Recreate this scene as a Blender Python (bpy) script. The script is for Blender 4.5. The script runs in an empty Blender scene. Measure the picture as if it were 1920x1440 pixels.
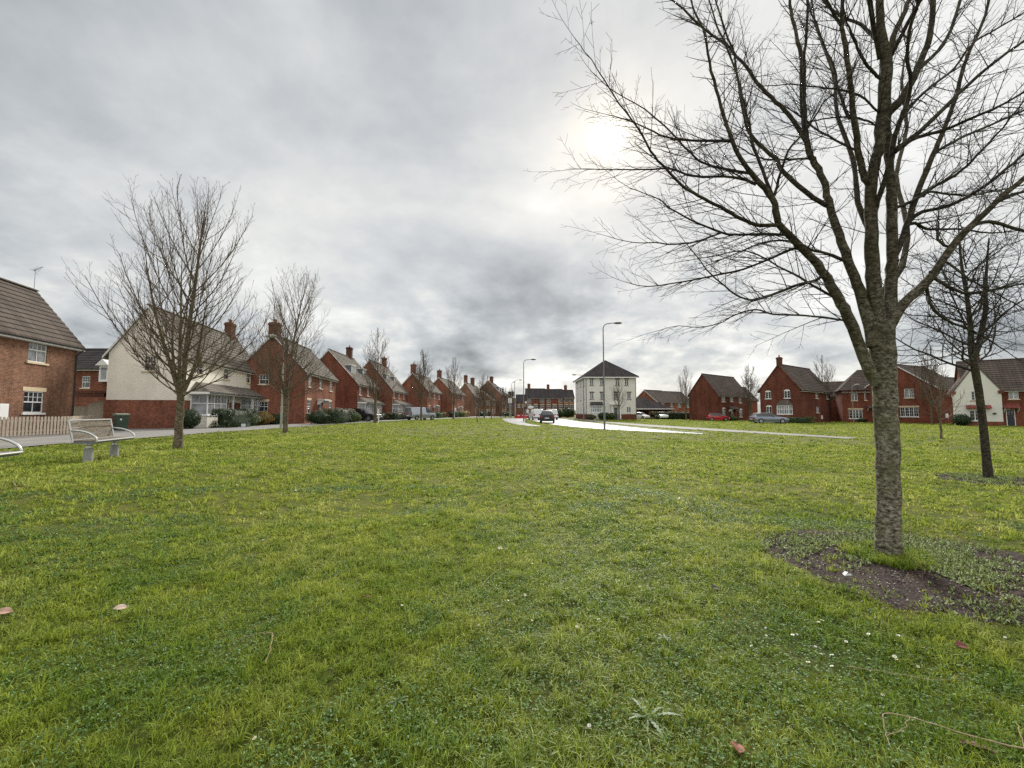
import bpy, math, random
import numpy as np
from mathutils import Vector, Matrix
R = math.radians
col = bpy.context.scene.collection
rnd = random.Random(7)

# ------------------------------------------------------------------ terrain
def S(a, b, t):
    t = max(0.0, min(1.0, (t - a) / (b - a)))
    return t * t * (3 - 2 * t)
def g(x, y):
    l = S(-2, -8, x) if x < -2 else 0.0
    l = S(0, 1, (-2 - x) / 6) if x < -2 else 0.0
    m = .25 * S(30, 70, y) * (1 - S(0, 14, x))
    n = .3 * math.exp(-((x - 18) ** 2 / 160 + (y - 88) ** 2 / 260))
    return max(.4 * l, m) + n * (1 - l)
def gs(x, y):      # lawn surface: terrain plus shallow hollows
    d = 1 - S(14, 40, abs(y) + abs(x) * .3)
    return g(x, y) + d * (.018 * math.sin(1.3 * x + .7 * y) + .014 * math.sin(-.9 * x + 2.1 * y + 1) + .01 * math.sin(3.1 * x + 1.7 * y))

# ------------------------------------------------------------------ materials
def nt(name):
    m = bpy.data.materials.new(name); m.use_nodes = True
    t = m.node_tree; b = t.nodes['Principled BSDF']
    return m, t, b
def N(t, typ, **kw):
    n = t.nodes.new(typ)
    for k, v in kw.items():
        if k in ('operation', 'blend_type', 'noise_dimensions', 'feature', 'data_type', 'attribute_name', 'noise_type', 'interpolation_type', 'clamp', 'sky_type'): setattr(n, k, v)
        else: n.inputs[k].default_value = v
    return n
def ramp(t, src, stops):
    r = t.nodes.new('ShaderNodeValToRGB')
    el = r.color_ramp.elements
    while len(el) < len(stops): el.new(.5)
    for e, (p, c) in zip(el, stops):
        e.position = p; e.color = (*c, 1) if len(c) == 3 else c
    t.links.new(src, r.inputs[0]); return r.outputs[0]
def mixc(t, fac, a, b, bt='MIX'):
    m = t.nodes.new('ShaderNodeMix'); m.data_type = 'RGBA'; m.blend_type = bt
    for s, v in ((m.inputs[0], fac), (m.inputs[6], a), (m.inputs[7], b)):
        if hasattr(v, 'is_linked'): t.links.new(v, s)
        elif isinstance(v, (int, float)): s.default_value = v
        else: s.default_value = (*v, 1)
    return m.outputs[2]
def noise(t, vec, scale, detail=3, rough=.55):
    n = t.nodes.new('ShaderNodeTexNoise'); n.inputs['Scale'].default_value = scale
    n.inputs['Detail'].default_value = detail; n.inputs['Roughness'].default_value = rough
    if vec is not None: t.links.new(vec, n.inputs['Vector'])
    return n.outputs[0]
def bump(t, b, h, strength, dist):
    n = N(t, 'ShaderNodeBump', Strength=strength, Distance=dist)
    t.links.new(h, n.inputs['Height']); t.links.new(n.outputs[0], b.inputs['Normal'])
def simple(name, c, rough=.6, metal=0, var=.15, scale=3, bmp=0, coat=0):
    m, t, b = nt(name)
    tc = t.nodes.new('ShaderNodeTexCoord')
    f = noise(t, tc.outputs['Object'], scale, 5, .65)
    c2 = tuple(x * (1 - var) for x in c); c3 = tuple(min(1, x * (1 + var)) for x in c)
    t.links.new(ramp(t, f, [(.3, c2), (.7, c3)]), b.inputs['Base Color'])
    b.inputs['Roughness'].default_value = rough; b.inputs['Metallic'].default_value = metal
    if coat: b.inputs['Coat Weight'].default_value = coat
    if bmp: bump(t, b, noise(t, tc.outputs['Object'], scale * 8, 4), bmp, .01)
    return m
def brick(name, c1, c2, mortar, rowh=.075, bw=.225, ms=.012, var=.35):
    m, t, b = nt(name)
    uv = t.nodes.new('ShaderNodeUVMap'); tc = t.nodes.new('ShaderNodeTexCoord')
    br = N(t, 'ShaderNodeTexBrick', Scale=1.0)
    br.inputs['Brick Width'].default_value = bw; br.inputs['Row Height'].default_value = rowh
    br.inputs['Mortar Size'].default_value = ms; br.inputs['Mortar Smooth'].default_value = .3
    br.inputs['Color1'].default_value = (*c1, 1); br.inputs['Color2'].default_value = (*c2, 1); br.inputs['Mortar'].default_value = (*mortar, 1)
    t.links.new(uv.outputs[0], br.inputs['Vector'])
    f = noise(t, tc.outputs['Object'], .45, 5, .6)
    f2 = noise(t, tc.outputs['Object'], 5, 3, .6)
    a = mixc(t, 1.0, br.outputs[0], ramp(t, f, [(.3, (1 - var,) * 3), (.7, (1 + var * .6,) * 3)]), 'MULTIPLY')
    a = mixc(t, 1.0, a, ramp(t, f2, [(.3, (.75,) * 3), (.7, (1.28,) * 3)]), 'MULTIPLY')
    oi = t.nodes.new('ShaderNodeObjectInfo'); a = mixc(t, 1.0, a, ramp(t, oi.outputs['Random'], [(0, (.82, .86, .90)), (1, (1.14, 1.12, 1.05))]), 'MULTIPLY')
    fs = t.nodes.new('ShaderNodeMapping'); fs.inputs['Scale'].default_value = (1.4, 1.4, .16); t.links.new(tc.outputs['Object'], fs.inputs[0])
    a = mixc(t, 1.0, a, ramp(t, noise(t, fs.outputs[0], 1.2, 5, .65), [(.34, (.74, .72, .70)), (.5, (1, 1, 1)), (.72, (1.1, 1.08, 1.06))]), 'MULTIPLY')
    t.links.new(a, b.inputs['Base Color']); b.inputs['Roughness'].default_value = .95; b.inputs['Specular IOR Level'].default_value = .1
    bump(t, b, br.outputs[1], -.3, .004)
    return m
def tiles(name, c1, c2, gap, moss=0):
    m, t, b = nt(name)
    uv = t.nodes.new('ShaderNodeUVMap'); tc = t.nodes.new('ShaderNodeTexCoord')
    br = N(t, 'ShaderNodeTexBrick', Scale=1.0)
    br.inputs['Brick Width'].default_value = .33; br.inputs['Row Height'].default_value = 40
    br.inputs['Mortar Size'].default_value = .012; br.inputs['Mortar Smooth'].default_value = .5
    br.inputs['Color1'].default_value = (*c1, 1); br.inputs['Color2'].default_value = (*c2, 1); br.inputs['Mortar'].default_value = (*gap, 1)
    t.links.new(uv.outputs[0], br.inputs['Vector'])
    f = noise(t, tc.outputs['Object'], .9, 6, .7)
    a = mixc(t, 1.0, br.outputs[0], ramp(t, f, [(.3, (.72,) * 3), (.7, (1.25,) * 3)]), 'MULTIPLY')
    if moss:
        f3 = noise(t, tc.outputs['Object'], 3.5, 5, .7)
        a = mixc(t, ramp(t, f3, [(.55, (0, 0, 0)), (.75, (moss,) * 3)]), a, (.10, .085, .035))
    t.links.new(a, b.inputs['Base Color']); b.inputs['Roughness'].default_value = .95; b.inputs['Specular IOR Level'].default_value = .15
    bump(t, b, f, .3, .01)
    return m
M = {}
M['brick_orange'] = brick('orange_brown_brick', (.29, .125, .072), (.20, .078, .045), (.30, .22, .16))
M['brick_red'] = brick('red_brick', (.29, .10, .06), (.19, .058, .036), (.25, .14, .10))
M['brick_deep'] = brick('deep_red_brick', (.22, .064, .040), (.15, .042, .028), (.18, .09, .065))
M['brick_tan'] = brick('tan_brick', (.30, .15, .09), (.22, .10, .06), (.26, .18, .13))
M['brick_dark'] = brick('dark_brown_brick', (.19, .075, .052), (.13, .05, .036), (.15, .09, .065))
M['roof_brown'] = tiles('brown_roof_tiles', (.125, .10, .085), (.092, .074, .063), (.018, .017, .015), .5)
M['roof_grey'] = tiles('weathered_grey_brown_roof_tiles', (.185, .165, .14), (.135, .12, .102), (.035, .03, .026), .5)
M['roof_dark'] = tiles('dark_slate_roof', (.075, .065, .065), (.05, .045, .047), (.012, .012, .012))
M['roof_umber'] = tiles('umber_roof_tiles', (.125, .098, .084), (.092, .073, .063), (.016, .013, .013))
M['roof_red'] = tiles('red_clay_tiles', (.22, .06, .05), (.16, .05, .045), (.03, .015, .015))
M['tile_edge_shade'] = simple('shaded_tile_edge', (.014, .012, .011), .95, var=.2)  # shade line under each tile course, painted dark on the risers
M['render_cream'] = simple('cream_render', (.82, .77, .67), .9, var=.08, scale=1.2, bmp=.15)
M['render_white'] = simple('off_white_render', (.70, .685, .63), .9, var=.05, scale=1.2, bmp=.15)
M['stone'] = simple('cream_cast_stone', (.62, .50, .33), .8, var=.12, scale=6)
M['white'] = simple('white_upvc', (.8, .8, .8), .35, var=.03)
M['white_dull'] = simple('dull_white_paint', (.68, .68, .66), .6, var=.06)
M['lead'] = simple('grey_lead', (.13, .15, .18), .6, var=.15, scale=4)
M['black'] = simple('black_plastic', (.02, .02, .022), .45, var=.2)
M['door_dark'] = simple('dark_blue_door_paint', (.015, .02, .035), .35, var=.1)
M['door_red'] = simple('maroon_door_paint', (.10, .015, .02), .4, var=.1)
M['door_white'] = simple('white_door_paint', (.7, .7, .68), .4, var=.05)
M['terracotta'] = simple('terracotta', (.30, .11, .05), .85, var=.2)
def glassm(name, c, rough):
    m, t, b = nt(name)
    tc = t.nodes.new('ShaderNodeTexCoord')
    f = noise(t, tc.outputs['Object'], 1.7, 3)
    t.links.new(ramp(t, f, [(.35, c), (.65, tuple(x * .45 for x in c))]), b.inputs['Base Color'])
    b.inputs['Roughness'].default_value = rough; b.inputs['IOR'].default_value = 1.6
    return m
M['glass'] = glassm('dark_window_glass', (.03, .035, .042), .05)
M['glass_blind'] = glassm('window_glass_over_net_curtain', (.34, .36, .38), .08)
M['car_glass'] = glassm('tinted_car_glass', (.015, .017, .02), .04)
def timber(name, c1, c2, scale=(3, 3, .6)):
    m, t, b = nt(name)
    tc = t.nodes.new('ShaderNodeTexCoord'); mp = t.nodes.new('ShaderNodeMapping')
    mp.inputs['Scale'].default_value = scale; t.links.new(tc.outputs['Object'], mp.inputs[0])
    f = noise(t, mp.outputs[0], 7, 6, .7)
    t.links.new(ramp(t, f, [(.3, c1), (.72, c2)]), b.inputs['Base Color'])
    b.inputs['Roughness'].default_value = .85; bump(t, b, f, .4, .01)
    return m
M['fence_wood'] = timber('weathered_fence_wood', (.27, .21, .155), (.60, .52, .42))
M['board_wood'] = timber('silvered_fence_board', (.26, .22, .17), (.46, .41, .33))
M['bench_wood'] = timber('lichened_bench_wood', (.04, .03, .02), (.34, .29, .22), (1.5, 1.5, 9))
M['steel'] = simple('brushed_stainless_steel', (.55, .55, .55), .35, 1.0, var=.06)
M['galv'] = simple('galvanised_steel', (.36, .38, .38), .5, .6, var=.15, scale=8)
M['pole_grey'] = simple('grey_painted_lamp_column', (.17, .18, .18), .5, .2, var=.12)
M['pole_pale'] = simple('pale_weathered_lamp_column', (.34, .35, .30), .6, .1, var=.15)
M['concrete'] = simple('grey_concrete', (.33, .33, .33), .85, var=.15, scale=9, bmp=.2)
M['bin_green'] = simple('dark_green_bin_plastic', (.03, .06, .04), .45, var=.15)
M['bin_lid'] = simple('pale_green_bin_lid', (.20, .22, .16), .5, var=.12)
M['red_plastic'] = simple('red_barrier_plastic', (.55, .02, .02), .45, var=.1)
M['sign_white'] = simple('white_sign_face', (.75, .75, .75), .5, var=.03)
M['sign_blue'] = simple('blue_sign_face', (.02, .08, .35), .5, var=.05)
M['tyre'] = simple('tyre_rubber', (.018, .018, .018), .8, var=.2)
M['rim'] = simple('alloy_wheel', (.35, .35, .36), .35, .8, var=.1)
M['lamp_clear'] = simple('clear_headlight', (.75, .77, .8), .12, var=.05)
M['lamp_red'] = simple('red_tail_light', (.35, .01, .01), .2, var=.05)
M['paint_silver'] = simple('silver_car_paint', (.36, .38, .42), .25, .6, var=.03, coat=.6)
M['paint_blue_grey'] = simple('blue_grey_car_paint', (.22, .25, .31), .25, .6, var=.03, coat=.6)
M['paint_black'] = simple('black_car_paint', (.010, .010, .014), .3, 0, var=.05, coat=.15)
M['paint_red'] = simple('red_car_paint', (.45, .015, .02), .25, .1, var=.03, coat=.8)
M['paint_white'] = simple('white_car_paint', (.75, .77, .78), .25, 0, var=.02, coat=.6)
def bark(name, c1, c2, c3, s=1.0, moss=.6, top=None):
    m, t, b = nt(name)
    tc = t.nodes.new('ShaderNodeTexCoord'); O = tc.outputs['Object']
    def mp(v):
        q = t.nodes.new('ShaderNodeMapping'); q.inputs['Scale'].default_value = v; t.links.new(O, q.inputs[0]); return q.outputs[0]
    f = noise(t, mp((1, 1, 1.5)), 22 * s, 8, .75)
    f2 = noise(t, mp((1, 1, .8)), 3.2 * s, 5, .65)
    a = ramp(t, f, [(.40, c1), (.5, c2), (.60, c3)])
    a = mixc(t, ramp(t, f2, [(.46, (0, 0, 0)), (.62, (moss,) * 3)]), a, (.09, .085, .035))
    f3 = noise(t, mp((1, 1, 6)), 14 * s, 3, .6)      # short dark horizontal lenticels
    a = mixc(t, ramp(t, f3, [(.58, (0, 0, 0)), (.64, (.85,) * 3)]), a, tuple(x * .3 for x in c1))
    f4 = noise(t, mp((.05, .05, 1)), 5.5, 2, .5)     # girdling rings
    a = mixc(t, ramp(t, f4, [(.60, (0, 0, 0)), (.64, (.55,) * 3)]), a, c1)
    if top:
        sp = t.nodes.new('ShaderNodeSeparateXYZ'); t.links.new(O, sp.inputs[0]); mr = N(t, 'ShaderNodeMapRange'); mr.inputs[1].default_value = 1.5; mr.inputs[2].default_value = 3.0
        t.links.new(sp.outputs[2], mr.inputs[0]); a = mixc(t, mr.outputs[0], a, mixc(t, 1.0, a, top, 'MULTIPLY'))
    t.links.new(a, b.inputs['Base Color']); b.inputs['Roughness'].default_value = .95; b.inputs['Specular IOR Level'].default_value = .2
    h = mixc(t, .5, f, f3); bump(t, b, h, .8, .009)
    return m
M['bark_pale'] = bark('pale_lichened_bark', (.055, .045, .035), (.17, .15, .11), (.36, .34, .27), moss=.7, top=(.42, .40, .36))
M['bark_far'] = bark('brown_bark', (.06, .045, .032), (.14, .11, .075), (.24, .20, .14), .6)
M['bark_dark'] = bark('dark_bark', (.018, .015, .012), (.045, .038, .028), (.085, .075, .055), .8, .35)
M['twig_dark'] = simple('dark_twigs', (.028, .022, .018), .9, var=.3)
M['twig_brown'] = simple('brown_twigs', (.12, .088, .06), .9, var=.3, scale=1)
def leafm(name, c1, c2, trans=.25):
    m, t, b = nt(name)
    at = N(t, 'ShaderNodeAttribute'); at.attribute_name = 'tint'
    c = ramp(t, at.outputs['Fac'], [(0, c1), (1, c2)])
    t.links.new(c, b.inputs['Base Color']); b.inputs['Roughness'].default_value = .55
    if trans:
        tr = t.nodes.new('ShaderNodeBsdfTranslucent'); t.links.new(c, tr.inputs[0])
        mx = N(t, 'ShaderNodeMixShader'); mx.inputs[0].default_value = trans
        t.links.new(b.outputs[0], mx.inputs[1]); t.links.new(tr.outputs[0], mx.inputs[2])
        t.links.new(mx.outputs[0], t.nodes['Material Output'].inputs[0])
    return m
M['hedge'] = leafm('dark_hedge_leaves', (.02, .04, .012), (.07, .11, .03))
M['bush'] = leafm('green_bush_leaves', (.06, .10, .02), (.16, .22, .06))
M['bush_pale'] = leafm('pale_shrub_leaves', (.12, .15, .07), (.34, .36, .20))
M['bush_gold'] = leafm('golden_shrub_leaves', (.20, .15, .03), (.50, .36, .08))
M['bush_orange'] = leafm('orange_shrub_leaves', (.18, .08, .02), (.38, .24, .05))
M['hedge_top'] = leafm('brown_tipped_hedge_leaves', (.05, .05, .02), (.22, .19, .10))

# ------------------------------------------------------------------ mesh building
def link(o, parent=None):
    col.objects.link(o)
    if parent is not None: o.parent = parent
    return o
def tag(o, label=None, cat=None, group=None, kind=None):
    for k, v in (('label', label), ('category', cat), ('group', group), ('kind', kind)):
        if v: o[k] = v
    return o
def empty(name, loc=(0, 0, 0), rz=0, **kw):
    o = bpy.data.objects.new(name, None); col.objects.link(o)
    o.location = loc; o.rotation_euler = (0, 0, rz); o.empty_display_size = .3
    return tag(o, **kw)
class MB:
    def __init__(s): s.v = []; s.f = []; s.mi = []
    def poly(s, pts, mi=0):
        i = len(s.v); s.v += [tuple(p) for p in pts]; s.f.append(tuple(range(i, i + len(pts)))); s.mi.append(mi)
    def box(s, x0, x1, y0, y1, z0, z1, mi=0, T=None):
        c = [(x0, y0, z0), (x1, y0, z0), (x1, y1, z0), (x0, y1, z0), (x0, y0, z1), (x1, y0, z1), (x1, y1, z1), (x0, y1, z1)]
        if T: c = [T(*p) for p in c]
        i = len(s.v); s.v += c
        for q in ((0, 3, 2, 1), (4, 5, 6, 7), (0, 1, 5, 4), (1, 2, 6, 5), (2, 3, 7, 6), (3, 0, 4, 7)):
            s.f.append(tuple(i + k for k in q)); s.mi.append(mi)
    def prism(s, prof, a, b, T, mi=0):   # prof: list of 2-D points; T(u,v,w) with w from a to b
        n = len(prof); i = len(s.v)
        s.v += [tuple(T(p[0], p[1], a)) for p in prof] + [tuple(T(p[0], p[1], b)) for p in prof]
        for k in range(n):
            s.f.append((i + k, i + (k + 1) % n, i + n + (k + 1) % n, i + n + k)); s.mi.append(mi)
        s.f.append(tuple(i + k for k in range(n))[::-1]); s.mi.append(mi)
        s.f.append(tuple(i + n + k for k in range(n))); s.mi.append(mi)
    def tube(s, pts, k=8, mi=0, cap=True):   # pts (x,y,z,r)
        P = np.array([pts], float); v, f = tube_arrays(P, k)
        i = len(s.v); s.v += [tuple(p) for p in v]; s.f += [tuple(int(q) + i for q in ff) for ff in f]; s.mi += [mi] * len(f)
        if cap:
            n = len(pts); s.f.append(tuple(i + j for j in range(k))[::-1]); s.f.append(tuple(i + (n - 1) * k + j for j in range(k))); s.mi += [mi, mi]
    def build(s, name, mats, parent=None, smooth=False, loc=None, rz=None):
        me = bpy.data.meshes.new(name); me.from_pydata(s.v, [], s.f)
        for m in (mats if isinstance(mats, (list, tuple)) else [mats]): me.materials.append(m)
        if any(s.mi): me.polygons.foreach_set('material_index', s.mi)
        # consistent outward normals are not needed; UVs in metres from each face's own plane
        uv = me.uv_layers.new(name='UVMap'); buf = np.zeros(len(me.loops) * 2, 'f')
        for p in me.polygons:
            n = p.normal
            if abs(n.z) > .98: t1 = Vector((1, 0, 0)); t2 = Vector((0, 1, 0))
            else:
                t1 = Vector((0, 0, 1)).cross(n); t1.normalize(); t2 = n.cross(t1)
                if t2.z < 0: t2 = -t2
            for li in p.loop_indices:
                co = me.vertices[me.loops[li].vertex_index].co
                buf[2 * li] = co.dot(t1); buf[2 * li + 1] = co.dot(t2)
        uv.data.foreach_set('uv', buf)
        if smooth: me.shade_smooth()
        o = bpy.data.objects.new(name, me); link(o, parent)
        if loc: o.location = loc
        if rz is not None: o.rotation_euler = (0, 0, rz)
        return o
def tube_arrays(P, k):      # P (L,N,4) -> verts, quads
    L, n, _ = P.shape; X = P[:, :, :3]; r = P[:, :, 3]
    Tn = np.empty_like(X); Tn[:, 1:-1] = X[:, 2:] - X[:, :-2]; Tn[:, 0] = X[:, 1] - X[:, 0]; Tn[:, -1] = X[:, -1] - X[:, -2]
    Tn /= np.linalg.norm(Tn, axis=2, keepdims=True) + 1e-9
    av = X[:, -1] - X[:, 0]; av /= np.linalg.norm(av, axis=1, keepdims=True) + 1e-9
    ref = np.where(np.abs(av[:, 2:3]) < .8, np.array([[0, 0, 1.]]), np.array([[1., 0, 0]]))
    A = np.cross(Tn, ref[:, None, :]); A /= np.linalg.norm(A, axis=2, keepdims=True) + 1e-9
    B = np.cross(Tn, A)
    ang = np.arange(k) * 2 * np.pi / k
    V = X[:, :, None, :] + r[:, :, None, None] * (np.cos(ang)[None, None, :, None] * A[:, :, None, :] + np.sin(ang)[None, None, :, None] * B[:, :, None, :])
    V = V.reshape(-1, 3)
    base = (np.arange(L) * n * k)[:, None, None] + (np.arange(n - 1) * k)[None, :, None]
    j = np.arange(k)[None, None, :]; j2 = (np.arange(k) + 1) % k; j2 = j2[None, None, :]
    F = np.stack([base + j, base + j2, base + k + j2, base + k + j], -1).reshape(-1, 4)
    return V, F
def mesh_np(name, V, F, mats, parent=None, smooth=True, tint=None, mi=None):
    me = bpy.data.meshes.new(name); nv, nf, c = len(V), len(F), F.shape[1]
    me.vertices.add(nv); me.vertices.foreach_set('co', np.asarray(V, 'f').ravel())
    me.loops.add(nf * c); me.loops.foreach_set('vertex_index', np.asarray(F, 'i').ravel())
    me.polygons.add(nf); me.polygons.foreach_set('loop_start', np.arange(0, nf * c, c, dtype='i'))
    me.polygons.foreach_set('use_smooth', np.full(nf, smooth))
    for m in (mats if isinstance(mats, (list, tuple)) else [mats]): me.materials.append(m)
    if mi is not None: me.polygons.foreach_set('material_index', np.asarray(mi, 'i'))
    if tint is not None:
        a = me.attributes.new('tint', 'FLOAT', 'POINT'); a.data.foreach_set('value', np.asarray(tint, 'f'))
    me.update(calc_edges=True); me.validate()
    o = bpy.data.objects.new(name, me); return link(o, parent)
def tubes_obj(name, lines, k, mat, parent=None):
    by = {}
    for l in lines: by.setdefault(len(l), []).append(l)
    Vs, Fs, off = [], [], 0
    for n, ls in by.items():
        if n < 2: continue
        V, F = tube_arrays(np.array(ls, float), k); Vs.append(V); Fs.append(F + off); off += len(V)
    return mesh_np(name, np.concatenate(Vs), np.concatenate(Fs), mat, parent)
def copy_tree(o, loc, rz=None, scale=None, **kw):
    def rec(src, par):
        c = src.copy(); col.objects.link(c)
        if par is not None: c.parent = par
        for ch in list(src.children): rec(ch, c)
        return c
    c = rec(o, None); c.location = loc
    if rz is not None: c.rotation_euler = (0, 0, rz)
    if scale is not None: c.scale = (scale, scale, scale) if isinstance(scale, (int, float)) else scale
    return tag(c, **kw)
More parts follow.
